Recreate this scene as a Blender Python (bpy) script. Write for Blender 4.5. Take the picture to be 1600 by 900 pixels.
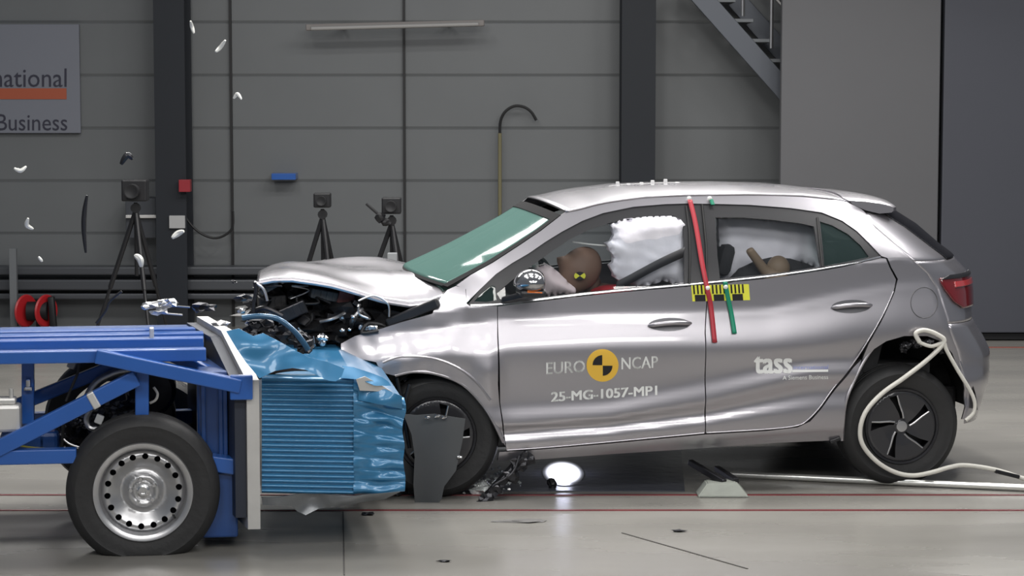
import bpy, bmesh, math, random
import numpy as np
from mathutils import Vector, Matrix, noise
from mathutils.geometry import delaunay_2d_cdt
random.seed(7)
S = bpy.context.scene
for o in list(bpy.data.objects): bpy.data.objects.remove(o)
COL = S.collection
# ------------------------------------------------------------------ camera
F = 3578.0; PITCH = math.radians(5.1); CH = 2.08
cd = bpy.data.cameras.new('camera'); cam = bpy.data.objects.new('camera', cd); COL.objects.link(cam)
cam.location = (0, 0, CH); cam.rotation_euler = (math.pi/2 - PITCH, 0, 0)
cd.sensor_width = 36; cd.lens = F/1600*36; cd.clip_end = 200
S.camera = cam
S.view_settings.view_transform = 'Standard'; S.view_settings.look = 'None'
S.view_settings.gamma = 1; S.view_settings.use_curve_mapping = False
S.view_settings.exposure = 0.0
# ------------------------------------------------------------------ world and lamps
w = bpy.data.worlds.new('hall'); S.world = w; w.use_nodes = True
w.node_tree.nodes['Background'].inputs[0].default_value = (0.80, 0.88, 1.0, 1)
w.node_tree.nodes['Background'].inputs[1].default_value = 0.16
def lamp(x, y, z, sx, sy, e, tx, ty, tz=0.5, col=(1, .98, .95)):
    l = bpy.data.lights.new('ceiling_and_fill_flood', 'AREA'); l.shape = 'RECTANGLE'; l.size = sx; l.size_y = sy
    l.energy = e; l.color = col
    o = bpy.data.objects.new('ceiling_and_fill_flood', l); COL.objects.link(o); o.location = (x, y, z)
    o.rotation_euler = (Vector((tx, ty, tz)) - o.location).to_track_quat('-Z', 'Y').to_euler()
    return o
LP = [(-2.6, 11.5), (-.4, 11.5), (1.8, 11.5), (4.0, 11.5), (-2.6, 13.4), (-.4, 13.4), (1.8, 13.4), (4.0, 13.4)]
for (x, y) in LP:
    lamp(x, y, 5.8, 1.3, .45, 95, x*.75, 11.6)
for x in (-2.4, 1.2, 4.2): lamp(x, 1.0, 5.2, 2.2, 1.1, 88, x*.4, 11.5, .6)
for x in (-2.0, .6, 3.2): lamp(x, 6.2, 4.9, 1.6, .8, 52, x*.7, 11.8, 1.1)  # added fill row out of view, brightening the airbags and door lettering
for x in (-3.2, -1.0, 1.2, 3.4): lamp(x, 17.6, 4.3, 1.7, .7, 75, x*.8, 11.6, 1.0)  # added fill row out of view behind the car, brightening roof and bonnet
# ------------------------------------------------------------------ materials
MATS = {}
def mat(name, col, rough=.5, metal=0, coat=0, var=0, vscale=8, bump=0, bscale=60, spec=.5, emit=0, coat_rough=.05):
    if name in MATS: return MATS[name]
    m = bpy.data.materials.new(name); m.use_nodes = True; nt = m.node_tree; b = nt.nodes['Principled BSDF']
    b.inputs['Base Color'].default_value = (*col, 1); b.inputs['Roughness'].default_value = rough
    b.inputs['Metallic'].default_value = metal; b.inputs['Coat Weight'].default_value = coat
    b.inputs['Coat Roughness'].default_value = coat_rough; b.inputs['Specular IOR Level'].default_value = spec
    tc = nt.nodes.new('ShaderNodeTexCoord')
    if var:
        n = nt.nodes.new('ShaderNodeTexNoise'); n.inputs['Scale'].default_value = vscale; n.inputs['Detail'].default_value = 5
        nt.links.new(tc.outputs['Object'], n.inputs['Vector'])
        mx = nt.nodes.new('ShaderNodeMix'); mx.data_type = 'RGBA'
        mx.inputs[6].default_value = (*[max(0, c*(1-var)) for c in col], 1); mx.inputs[7].default_value = (*[min(1, c*(1+var)) for c in col], 1)
        nt.links.new(n.outputs['Fac'], mx.inputs[0]); nt.links.new(mx.outputs[2], b.inputs['Base Color'])
    if bump:
        n = nt.nodes.new('ShaderNodeTexNoise'); n.inputs['Scale'].default_value = bscale; n.inputs['Detail'].default_value = 3
        nt.links.new(tc.outputs['Object'], n.inputs['Vector'])
        bp = nt.nodes.new('ShaderNodeBump'); bp.inputs['Strength'].default_value = bump; bp.inputs['Distance'].default_value = .01
        nt.links.new(n.outputs['Fac'], bp.inputs['Height']); nt.links.new(bp.outputs[0], b.inputs['Normal'])
    if emit:
        b.inputs['Emission Color'].default_value = (*col, 1); b.inputs['Emission Strength'].default_value = emit
    MATS[name] = m; return m
def glassmat(name, tint, body, bodyfac, rough=.02, refl=.3):
    if name in MATS: return MATS[name]
    m = bpy.data.materials.new(name); m.use_nodes = True; nt = m.node_tree
    for n in list(nt.nodes): nt.nodes.remove(n)
    out = nt.nodes.new('ShaderNodeOutputMaterial'); tr = nt.nodes.new('ShaderNodeBsdfTransparent'); tr.inputs[0].default_value = (*tint, 1)
    df = nt.nodes.new('ShaderNodeBsdfDiffuse'); df.inputs[0].default_value = (*body, 1)
    m1 = nt.nodes.new('ShaderNodeMixShader'); m1.inputs[0].default_value = bodyfac
    nt.links.new(tr.outputs[0], m1.inputs[1]); nt.links.new(df.outputs[0], m1.inputs[2])
    gl = nt.nodes.new('ShaderNodeBsdfGlossy'); gl.inputs['Roughness'].default_value = rough; gl.inputs[0].default_value = (1, 1, 1, 1)
    fr = nt.nodes.new('ShaderNodeLayerWeight'); fr.inputs[0].default_value = .5
    pw = nt.nodes.new('ShaderNodeMath'); pw.operation = 'MULTIPLY_ADD'; pw.inputs[1].default_value = refl; pw.inputs[2].default_value = .04
    nt.links.new(fr.outputs['Facing'], pw.inputs[0])
    m2 = nt.nodes.new('ShaderNodeMixShader'); nt.links.new(pw.outputs[0], m2.inputs[0])
    nt.links.new(m1.outputs[0], m2.inputs[1]); nt.links.new(gl.outputs[0], m2.inputs[2]); nt.links.new(m2.outputs[0], out.inputs[0])
    MATS[name] = m; return m
PAINT = mat('silver_paint', (.43, .415, .445), .33, .84, 1.0)
BLACKTRIM = mat('black_trim', (.02, .02, .023), .38, 0, 0)
SEAL = mat('rubber_seal', (.012, .012, .013), .55)
RUBBER = mat('tyre_rubber', (.022, .022, .023), .62, 0, 0, .25, 6, .2, 40)
PLASTIC = mat('dark_plastic', (.02, .02, .022), .45, 0, 0, .5, 9, .4, 30)
LINER = mat('grey_liner', (.085, .09, .095), .5, 0, 0, .15, 4)
STEEL = mat('silver_steel', (.55, .55, .56), .32, .9, 0, .12, 7)
GALV = mat('bare_aluminium', (.66, .65, .63), .45, .65, 0, .15, 9)
BLUE = mat('blue_frame_paint', (.020, .105, .40), .33, 0, .5, .18, 4)
BLUEDK = mat('blue_plate_paint', (.014, .06, .22), .4, 0, .4, .3, 5)
HONEY = mat('light_blue_cladding', (.034, .185, .365), .33, .2, .4, .14, 8)
ALU_DULL = mat('grey_sheet', (.2, .21, .22), .35, .6, 0, .3, 9, .3, 12)
DARKMET = mat('dark_metal', (.05, .05, .055), .35, .8, 0, .5, 14)
BRIGHTMET = mat('bright_metal', (.75, .75, .76), .2, 1, 0)
WHITE = mat('white_print', (.85, .86, .84), .45)
WHITEHOSE = mat('white_hose', (.72, .70, .64), .5, 0, 0, .12, 20)
AIRBAG = mat('airbag_fabric', (.92, .90, .99), .8, 0, 0, .05, 6, .5, 10)
SKIN = mat('dummy_skin', (.20, .12, .085), .6, 0, 0, .1, 5)
TAN = mat('tan_vinyl', (.30, .22, .15), .6, 0, 0, .1, 5)
REDC = mat('red_cloth', (.45, .02, .03), .7)
YEL = mat('yellow_print', (.86, .52, .06), .5)
YELB = mat('bright_yellow_print', (.85, .85, .07), .5)
BLK = mat('black_print', (.008, .008, .01), .5)
REDT = mat('red_tape', (.42, .035, .05), .45)
GRNT = mat('green_tape', (.01, .24, .14), .5)
REDL = mat('red_lens', (.15, .008, .012), .12, 0, 1)
FABRIC = mat('seat_fabric', (.035, .035, .038), .85, 0, 0, .3, 30)
GREYINT = mat('grey_interior', (.16, .165, .16), .8)
ORANGE = mat('orange_lens', (.8, .17, .01), .2, 0, 1)
GLASS = glassmat('side_glass', (.94, .96, .97), (.05, .06, .06), .01)
QGLASS = glassmat('tinted_glass', (.45, .58, .56), (.05, .09, .085), .25)
WGLASS = glassmat('windscreen_glass', (.38, .56, .52), (.12, .225, .20), .62, .06, .14)
BGLASS = glassmat('hatch_glass', (.05, .05, .06), (.01, .01, .012), .8)
# ------------------------------------------------------------------ frames: a pixel's ray in world, cut by planes of a yawed frame
def ray(px, py):
    x = (px-800)/F; y = (450-py)/F
    return Vector((0, 0, CH)), Vector((x, y*math.sin(PITCH)+math.cos(PITCH), y*math.cos(PITCH)-math.sin(PITCH)))
def ground(px, py, z=0):
    o, d = ray(px, py); return o + d*((z-CH)/d.z)
def at(px, py, Y):
    o, d = ray(px, py); return o + d*(Y/d.y)
class Frame:
    def __init__(s, anchor, yaw):
        s.a = anchor; s.c = math.cos(yaw); s.s = math.sin(yaw); s.yaw = yaw
    def loc(s, p):
        d = p - s.a; return Vector((d.x*s.c + d.y*s.s, -d.x*s.s + d.y*s.c, d.z))
    def vec(s, d): return Vector((d.x*s.c + d.y*s.s, -d.x*s.s + d.y*s.c, d.z))
    def wor(s, p): return s.a + Vector((p[0]*s.c - p[1]*s.s, p[0]*s.s + p[1]*s.c, p[2]))
    def pt(s, px, py, y=0.0):
        o, d = ray(px, py); o = s.loc(o); d = s.vec(d); t = (y - o.y)/d.y; return o + d*t
    def proj(s, p):
        q = s.wor(p) - Vector((0, 0, CH)); f = q.y*math.cos(PITCH) - q.z*math.sin(PITCH); u = q.y*math.sin(PITCH) + q.z*math.cos(PITCH)
        return 800 + F*q.x/f, 450 - F*u/f
YAWC = math.radians(9)
fr0 = Frame(Vector((0, 0, 0)), YAWC)
gr = ground(1405, 760); gl_ = fr0.loc(gr)
o_, d_ = ray(697, 690); ol, dl = fr0.loc(o_), fr0.vec(d_); t_ = (gl_.y - ol.y)/dl.y
fx = (ol + dl*t_).x
CAR = Frame(fr0.wor((fx, gl_.y - .03, 0)) if False else Vector((fx*fr0.c - (gl_.y-.03)*fr0.s, fx*fr0.s + (gl_.y-.03)*fr0.c, 0)), YAWC)
W = 1.76
YAWT = math.radians(8)
gt = ground(225, 868)
TR = Frame(Vector((gt.x, gt.y, 0)), YAWT)
# ------------------------------------------------------------------ mesh helpers
def link(name, me, m=None, parent=None):
    o = bpy.data.objects.new(name, me); COL.objects.link(o)
    if m: me.materials.append(m)
    if parent: o.parent = parent
    return o
def thing(name, label, cat, loc=(0, 0, 0), rz=0, group=None):
    o = bpy.data.objects.new(name, None); COL.objects.link(o); o.location = loc; o.rotation_euler = (0, 0, rz)
    o['label'] = label; o['category'] = cat
    if group: o['group'] = group
    return o
def tag(o, label, cat, group=None):
    o['label'] = label; o['category'] = cat
    if group: o['group'] = group
    return o
def struct(o): o['kind'] = 'structure'; return o
def frombm(name, bm, m, parent=None, smooth=False):
    me = bpy.data.meshes.new(name); bm.normal_update(); bm.to_mesh(me); bm.free()
    if smooth:
        me.polygons.foreach_set('use_smooth', [True]*len(me.polygons))
        try: me.set_sharp_from_angle(angle=math.radians(38))
        except Exception: pass
    return link(name, me, m, parent)
def add_box(bm, c, s, R=None, bev=0):
    M = Matrix.Translation(Vector(c))
    if R is not None: M = M @ R.to_4x4()
    r = bmesh.ops.create_cube(bm, size=1, matrix=M @ Matrix.Diagonal((s[0], s[1], s[2], 1)))
    if bev:
        es = set(e for v in r['verts'] for e in v.link_edges)
        bmesh.ops.bevel(bm, geom=list(es), offset=bev, segments=2, affect='EDGES', profile=.5)
def beam(bm, p, q, w, h, bev=.006):
    p, q = Vector(p), Vector(q); d = q-p; L = d.length; d.normalize()
    up = Vector((0, 0, 1)) if abs(d.z) < .95 else Vector((0, 1, 0))
    y = up.cross(d).normalized(); z = d.cross(y)
    R = Matrix((d, y, z)).transposed()
    add_box(bm, (p+q)/2, (L, w, h), R, bev)
def tube(bm, pts, r, n=8, closed=False, rs=None):
    pts = [Vector(p) for p in pts]; rings = []
    N = len(pts); prev = None
    for i, p in enumerate(pts):
        if closed: t = pts[(i+1) % N] - pts[i-1]
        else: t = pts[min(i+1, N-1)] - pts[max(i-1, 0)]
        if t.length < 1e-9: t = Vector((0, 0, 1))
        t.normalize()
        if prev is None:
            a = Vector((0, 0, 1)) if abs(t.z) < .9 else Vector((1, 0, 0)); u = t.cross(a).normalized()
        else:
            u = (prev - t*prev.dot(t)); u = u.normalized() if u.length > 1e-6 else t.orthogonal().normalized()
        prev = u; v = t.cross(u); rr = rs[i] if rs else r
        rings.append([bm.verts.new(p + (u*math.cos(2*math.pi*k/n) + v*math.sin(2*math.pi*k/n))*rr) for k in range(n)])
    for i in range(N if closed else N-1):
        A, B = rings[i], rings[(i+1) % N]
        for k in range(n): bm.faces.new((A[k], A[(k+1) % n], B[(k+1) % n], B[k]))
    if not closed:
        bm.faces.new(rings[0][::-1]); bm.faces.new(rings[-1])
def spline(pts, k=8):
    pts = [Vector(p) for p in pts]; out = []
    for i in range(len(pts)-1):
        a = pts[max(i-1, 0)]; b = pts[i]; c = pts[i+1]; d = pts[min(i+2, len(pts)-1)]
        for j in range(k):
            t = j/k; out.append(.5*((2*b) + (c-a)*t + (2*a-5*b+4*c-d)*t*t + (3*b-a-3*c+d)*t**3))
    out.append(pts[-1]); return out
def lathe(bm, prof, n=64, axis='y', c=(0, 0, 0)):
    """prof: list of (radius, along) about an axis along y"""
    c = Vector(c); rings = []
    for r, a in prof:
        if r < 1e-5: rings.append([bm.verts.new(c + Vector((0, a, 0)))])
        else: rings.append([bm.verts.new(c + Vector((r*math.cos(2*math.pi*k/n), a, r*math.sin(2*math.pi*k/n)))) for k in range(n)])
    for A, B in zip(rings, rings[1:]):
        for k in range(n):
            k2 = (k+1) % n
            if len(A) == 1 and len(B) == 1: continue
            if len(A) == 1: f = (A[0], B[k], B[k2])
            elif len(B) == 1: f = (A[k], B[0], A[k2])
            else: f = (A[k], B[k], B[k2], A[k2])
            bm.faces.new(f)
def rotz_mesh(o, M): o.data.transform(M)
def inside(x, y, poly):
    r = False; j = len(poly)-1
    for i in range(len(poly)):
        xi, yi = poly[i]; xj, yj = poly[j]
        if (yi > y) != (yj > y) and x < (xj-xi)*(y-yi)/(yj-yi)+xi: r = not r
        j = i
    return r
def resample(poly, sp, closed=True):
    out = []; n = len(poly)
    for i in range(n if closed else n-1):
        a = poly[i]; b = poly[(i+1) % n]; L = math.hypot(b[0]-a[0], b[1]-a[1]); k = max(1, int(L/sp))
        for j in range(k): out.append((a[0]+(b[0]-a[0])*j/k, a[1]+(b[1]-a[1])*j/k))
    if not closed: out.append(poly[-1])
    return out
def panel2d(outline, holes, yf, sp=.025, depth=.014, nrm=True, name='panel', m=None, parent=None, flip=False):
    """a sheet over the (x,z) outline, at depth y=yf(x,z), with a turned edge"""
    outline = resample(outline, sp); holes = [resample(h, sp) for h in holes]
    loops = [outline] + holes
    pts = []; edges = []
    for L in loops:
        b = len(pts); pts += L; edges += [(b+i, b+(i+1) % len(L)) for i in range(len(L))]
    A = np.array(pts); x0, z0 = A.min(0); x1, z1 = A.max(0)
    nb = len(pts)
    xs = np.arange(x0+sp*.5, x1, sp); zs = np.arange(z0+sp*.5, z1, sp)
    for x in xs:
        for z in zs:
            if inside(x, z, outline) and not any(inside(x, z, h) for h in holes):
                if np.min((A[:, 0]-x)**2 + (A[:, 1]-z)**2) > (sp*.45)**2: pts.append((x, z))
    r = delaunay_2d_cdt([Vector(p) for p in pts], edges, [], 0, 1e-6)
    V, Fc = r[0], r[2]
    co = [Vector((v.x, yf(v.x, v.y), v.y)) for v in V]
    faces = []
    for f in Fc:
        cx = sum(V[i].x for i in f)/len(f); cz = sum(V[i].y for i in f)/len(f)
        if inside(cx, cz, outline) and not any(inside(cx, cz, h) for h in holes):
            f = list(f)
            n = (co[f[1]]-co[f[0]]).cross(co[f[2]]-co[f[0]])
            if n.y > 0: f = f[::-1]
            faces.append(f)
    # boundary edges
    cnt = {}
    for f in faces:
        for i in range(len(f)):
            a, b = f[i], f[(i+1) % len(f)]; cnt[(a, b)] = 1
    bnd = [(a, b) for (a, b) in cnt if (b, a) not in cnt]
    nv = len(co); normals = []
    e = .006
    for v in co:
        gx = (yf(v.x+e, v.z)-yf(v.x-e, v.z))/(2*e); gz = (yf(v.x, v.z+e)-yf(v.x, v.z-e))/(2*e)
        normals.append(Vector((gx, -1, gz)).normalized())
    m1 = {}; m2 = {}
    allco = list(co)
    for a, b in bnd:
        for i in (a, b):
            if i not in m1:
                m1[i] = len(allco); allco.append(co[i].copy()); normals.append(None)
                m2[i] = len(allco); allco.append(co[i] + Vector((0, depth, 0))); normals.append(None)
    rim = [[m1[b], m1[a], m2[a], m2[b]] for a, b in bnd]
    me = bpy.data.meshes.new(name); me.from_pydata([tuple(c) for c in allco], [], faces + rim); me.update()
    sm = [True]*len(faces) + [False]*len(rim); me.polygons.foreach_set('use_smooth', sm)
    if nrm:
        for i in range(len(normals)):
            if normals[i] is None: normals[i] = Vector((0, 0, 0))
        me.normals_split_custom_set_from_vertices([tuple(n) for n in normals])
    return link(name, me, m, parent)
def grid_surf(name, fn, nu, nv, m, parent=None, thick=.0, closed_u=False, smooth=True):
    vs = [fn(i/(nu-1), j/(nv-1)) for i in range(nu) for j in range(nv)]
    fs = [(i*nv+j, (i+1)*nv+j, (i+1)*nv+j+1, i*nv+j+1) for i in range(nu-1) for j in range(nv-1)]
    me = bpy.data.meshes.new(name); me.from_pydata([tuple(v) for v in vs], [], fs); me.update()
    if smooth: me.polygons.foreach_set('use_smooth', [True]*len(me.polygons))
    o = link(name, me, m, parent)
    if thick:
        md = o.modifiers.new('thickness', 'SOLIDIFY'); md.thickness = thick; md.offset = 0
    return o
def lerp(pts, t):
    """sample a polyline by t in 0..1 (uniform by index arc)"""
    d = [0]
    for a, b in zip(pts, pts[1:]): d.append(d[-1] + (Vector(b)-Vector(a)).length)
    s = t*d[-1]
    for i in range(len(pts)-1):
        if s <= d[i+1] or i == len(pts)-2:
            k = (s-d[i])/max(1e-9, d[i+1]-d[i]); return Vector(pts[i]).lerp(Vector(pts[i+1]), min(1, max(0, k)))
def textmesh(body, size=1, bold=0, align='LEFT'):
    c = bpy.data.curves.new('lettering', 'FONT'); c.body = body; c.size = size; c.offset = bold; c.align_x = align; c.resolution_u = 3
    o = bpy.data.objects.new('lettering', c); COL.objects.link(o)
    bpy.context.view_layer.update()
    dg = bpy.context.evaluated_depsgraph_get(); me = bpy.data.meshes.new_from_object(o.evaluated_get(dg))
    vs = [v.co.copy() for v in me.vertices]; fs = [tuple(p.vertices) for p in me.polygons]
    bpy.data.objects.remove(o); bpy.data.curves.remove(c); bpy.data.meshes.remove(me)
    xs = [v.x for v in vs]; ys = [v.y for v in vs]
    return vs, fs, (min(xs), max(xs), min(ys), max(ys))
# ================================================================== STRUCTURE
WY = 19.6; WD = 18.55
def plane_obj(name, m, x0, x1, y0, y1, z):
    bm = bmesh.new(); vs = [bm.verts.new(p) for p in ((x0, y0, z), (x1, y0, z), (x1, y1, z), (x0, y1, z))]; bm.faces.new(vs)
    return frombm(name, bm, m)
# floor: polished concrete, slightly blotchy
fm = mat('polished_concrete', (.232, .223, .204), .24, 0, 0, .14, 1.3, .06, 3)
def floor_nodes(m):
    nt = m.node_tree; b = nt.nodes['Principled BSDF']
    n = nt.nodes.new('ShaderNodeTexNoise'); n.inputs['Scale'].default_value = .9; n.inputs['Detail'].default_value = 6
    tc = [x for x in nt.nodes if x.type == 'TEX_COORD'][0]
    mp = nt.nodes.new('ShaderNodeMapping'); mp.inputs['Scale'].default_value = (.6, 2.2, 1)
    nt.links.new(tc.outputs['Object'], mp.inputs[0]); nt.links.new(mp.outputs[0], n.inputs['Vector'])
    r = nt.nodes.new('ShaderNodeMapRange'); r.inputs[1].default_value = .3; r.inputs[2].default_value = .7; r.inputs[3].default_value = .16; r.inputs[4].default_value = .36
    nt.links.new(n.outputs['Fac'], r.inputs[0]); nt.links.new(r.outputs[0], b.inputs['Roughness'])
floor_nodes(fm)
struct(plane_obj('floor', fm, -14, 14, -1, WY+.4, 0))
# back wall: sandwich panels with raised joints
wm = mat('wall_panel', (.150, .158, .163), .42, 0, 0, .08, 2)
bm = bmesh.new()
zj = sorted(at(600, y, WY).z for y in (364, 292, 210, 120, 34)); dz = (zj[-1]-zj[0])/4
zs = [0]; z = zj[0]
while z - dz > .1: z -= dz
lst = []
while z < 8: lst.append(z); z += dz
prof = [(0, 0)]
for z in lst: prof += [(0, z-.016), (.010, z-.014), (.010, z-.010), (0, z+.012)]
prof.append((0, 8))
prof = [(-a, b) for a, b in prof] 
L = [bm.verts.new((-12, WY-a, b)) for a, b in prof]; R = [bm.verts.new((4.0, WY-a, b)) for a, b in prof]
for i in range(len(prof)-1): bm.faces.new((L[i], R[i], R[i+1], L[i+1]))
struct(frombm('wall_back', bm, wm))
bm = bmesh.new(); add_box(bm, (8.0, WY+.1, 4), (8.0, .1, 8)); struct(frombm('wall_right', bm, mat('dark_wall', (.05, .05, .055), .7)))  # plain dark grey wall behind the door leaves
# big sliding door leaves on the right
def doorleaf(name, x0, x1, y, zb, m):
    bm = bmesh.new(); add_box(bm, ((x0+x1)/2, y+.05, (zb+8)/2), (x1-x0, .1, 8-zb), None, .008); return struct(frombm(name, bm, m))
xa = at(1219, 300, WD-.1).x; xb = at(1466, 300, WD-.1).x; zb = at(1500, 520, WD-.1).z
doorleaf('door_1', xa, xb, WD-.1, zb, mat('door_grey', (.115, .115, .122), .55, 0, 0, .06, 1.5))
doorleaf('door_2', xb+.03, 8.5, WD-.1, zb, mat('door_bluegrey', (.065, .068, .085), .6, 0, 0, .1, .8))
bm = bmesh.new(); add_box(bm, ((xa+8.5)/2, WD, zb/2), (8.5-xa, .1, zb-.02)); struct(frombm('trim_1', bm, mat('black_gap', (.006, .006, .008), .6)))
# steel columns
for i, (p0, p1) in enumerate(((242, 290), (971, 1024))):
    a = at(p0, 200, WY-.5); b = at(p1, 200, WY-.5); c = (a.x+b.x)/2; wd = b.x-a.x
    bm = bmesh.new()
    add_box(bm, (c, WY-.5, 4), (wd, .02, 8)); add_box(bm, (c, WY-.12, 4), (wd, .02, 8)); add_box(bm, (c, WY-.31, 4), (.02, .36, 8))
    add_box(bm, (c, WY-.49, .02), (wd+.1, .1, .04))
    struct(frombm('trim_%d' % (i+2), bm, mat('column_paint', (.007, .010, .016), .6, 0, 0, .15, 2)))
# vertical wall joints
bm = bmesh.new()
for px in (362, 632):
    c = at(px, 200, WY); add_box(bm, (c.x, WY-.016, 4), (.02, .036, 8))
struct(frombm('trim_4', bm, SEAL))
# low cable trunking / rails on the wall at left
bm = bmesh.new()
for (py, h, mm) in ((424, .07, 0), (446, .09, 0), (464, .05, 0)):
    c = at(0, py, WY-.3); x1 = at(640, py, WY-.3).x
    add_box(bm, ((x1-6)/2, WY-.16, c.z), (x1+6, .22, h), None, .012)
struct(frombm('trim_5', bm, mat('trunking_grey', (.08, .085, .095), .4, .3)))
# floor rails: two red-edged track slots, pit joints
bm = bmesh.new(); bm2 = bmesh.new()
for py, hw in ((773, .018), (797, .014)):
    g = ground(800, py); add_box(bm, (0, g.y, .0015), (24, hw, .003)); add_box(bm2, (0, g.y-hw*.5-.009, .002), (24, .016, .004))
struct(frombm('trim_6', bm, mat('slot_dark', (.03, .025, .025), .4)))
struct(frombm('trim_7', bm2, mat('slot_red', (.20, .035, .04), .4, 0, 0, .6, 3)))
bm = bmesh.new(); g = ground(800, 543); add_box(bm, (2, g.y, .002), (22, .04, .004)); struct(frombm('trim_8', bm, mat('far_red_line', (.26, .07, .05), .5)))
bm = bmesh.new()
def crack(p, q, wd=.006):
    a, b = ground(*p), ground(*q); beam(bm, (a.x, a.y, .0015), (b.x, b.y, .0015), wd, .003, 0)
crack((972, 833), (1168, 889), .008); crack((536, 800), (538, 899), .006)
struct(frombm('trim_9', bm, mat('joint_dark', (.07, .065, .06), .6)))
# recessed pit window; its flood lamp's glare is painted as an emission falloff
pw = thing('pit_window', 'dark glass floor plate under the car with a floodlight and its painted glare', 'floor window', (0, 0, 0))
def gpoly(name, pts, z, m, parent, h=.004):
    bm = bmesh.new(); vs = [bm.verts.new((*ground(*p, ).xy, z)) for p in pts]; f = bm.faces.new(vs)
    if f.normal.z < 0: f.normal_flip()
    r = bmesh.ops.extrude_face_region(bm, geom=[f]); bmesh.ops.translate(bm, vec=(0, 0, -h), verts=[v for v in r['geom'] if isinstance(v, bmesh.types.BMVert)])
    bmesh.ops.recalc_face_normals(bm, faces=bm.faces)
    return frombm(name, bm, m, parent)
gpoly('glass_plate', [(700, 768), (1070, 768), (1060, 660), (740, 660)], .005, mat('pit_glass', (.075, .08, .10), .30, .1, 0, .35, 3, .3, 14), pw, .0045)
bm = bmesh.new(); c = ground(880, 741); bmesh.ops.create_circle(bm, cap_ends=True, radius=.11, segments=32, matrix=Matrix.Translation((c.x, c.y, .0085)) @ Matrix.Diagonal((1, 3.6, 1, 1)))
gm = mat('floodlight_painted_glare', (.86, .88, 1), .3, emit=1); nt = gm.node_tree
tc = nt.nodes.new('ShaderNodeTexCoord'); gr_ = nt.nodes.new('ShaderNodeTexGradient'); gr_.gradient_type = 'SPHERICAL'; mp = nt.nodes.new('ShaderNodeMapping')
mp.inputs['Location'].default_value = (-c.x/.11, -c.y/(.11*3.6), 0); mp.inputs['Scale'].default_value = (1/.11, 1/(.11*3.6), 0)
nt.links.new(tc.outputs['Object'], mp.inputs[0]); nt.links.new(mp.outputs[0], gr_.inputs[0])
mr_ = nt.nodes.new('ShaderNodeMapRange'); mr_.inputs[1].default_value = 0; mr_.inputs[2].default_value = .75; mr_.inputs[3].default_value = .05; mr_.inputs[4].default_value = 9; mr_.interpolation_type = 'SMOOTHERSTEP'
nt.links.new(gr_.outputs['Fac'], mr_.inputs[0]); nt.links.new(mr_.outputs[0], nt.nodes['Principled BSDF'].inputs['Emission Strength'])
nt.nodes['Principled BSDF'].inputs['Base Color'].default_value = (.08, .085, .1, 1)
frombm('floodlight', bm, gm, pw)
lp = bpy.data.lights.new('pit_fill', 'POINT'); lp.shadow_soft_size = .04; lp.energy = 1.1; lp.color = (.75, .78, 1)  # unseen fill light added above the plate for it and the nearby floor
lo = bpy.data.objects.new('pit_fill', lp); COL.objects.link(lo); lo.location = (c.x, c.y, .05)
# ================================================================== THE CAR
car = thing('car', 'silver grey five door hatchback with crushed nose, pressed into the blue barrier', 'car', CAR.a, YAWC)
def C(px, py, y=0.0): return CAR.pt(px, py, y)
def xz(px, py, y=0.0): p = C(px, py, y); return (p.x, p.z)
# control rows (pixel heights at stations) and inboard depth of each
ST = [540, 620, 700, 780, 950, 1105, 1200, 1267, 1332, 1400, 1470, 1520, 1560]
ROWS = [
 ([300]*3 + [300, 296, 296, 297, 299, 303, 312, 330, 350, 370], .30),
 ([517, 500, 484, 476, 456, 442, 432, 423, 412, 405, 412, 425, 440], .051),
 ([528, 518, 508, 498, 486, 482, 477, 461, 448, 438, 436, 445, 455], .047),
 ([540, 531, 520, 511, 501, 499, 495, 482, 468, 457, 454, 460, 470], .036),
 ([575, 568, 560, 556, 550, 548, 545, 540, 530, 520, 515, 515, 520], .0),
 ([640, 636, 634, 630, 622, 590, 572, 562, 560, 562, 570, 575, 580], .014),
 ([668, 668, 668, 664, 652, 626, 602, 585, 585, 590, 600, 605, 610], .0),
 ([684, 682, 680, 676, 664, 645, 626, 612, 610, 615, 620, 625, 630], .018),
 ([700, 699, 697, 694, 680, 664, 650, 642, 640, 640, 640, 645, 650], .004),
 ([712, 711, 710, 708, 695, 681, 673, 668, 665, 665, 665, 668, 672], .012),
 ([735, 735, 732, 728, 712, 700, 694, 690, 690, 690, 690, 690, 690], .05)]
GX = np.arange(-1.4, 3.2, .01)
RZ = []
for pyl, yy in ROWS:
    ps = [C(px, py, yy) for px, py in zip(ST, pyl)]
    v = np.interp(GX, [p.x for p in ps], [p.z for p in ps])
    k = np.hanning(23); k /= k.sum(); v = np.convolve(np.pad(v, 11, 'edge'), k, 'valid'); RZ.append(v)
RZ = np.array(RZ)[::-1]; RY = np.array([r[1] for r in ROWS])[::-1]
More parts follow.
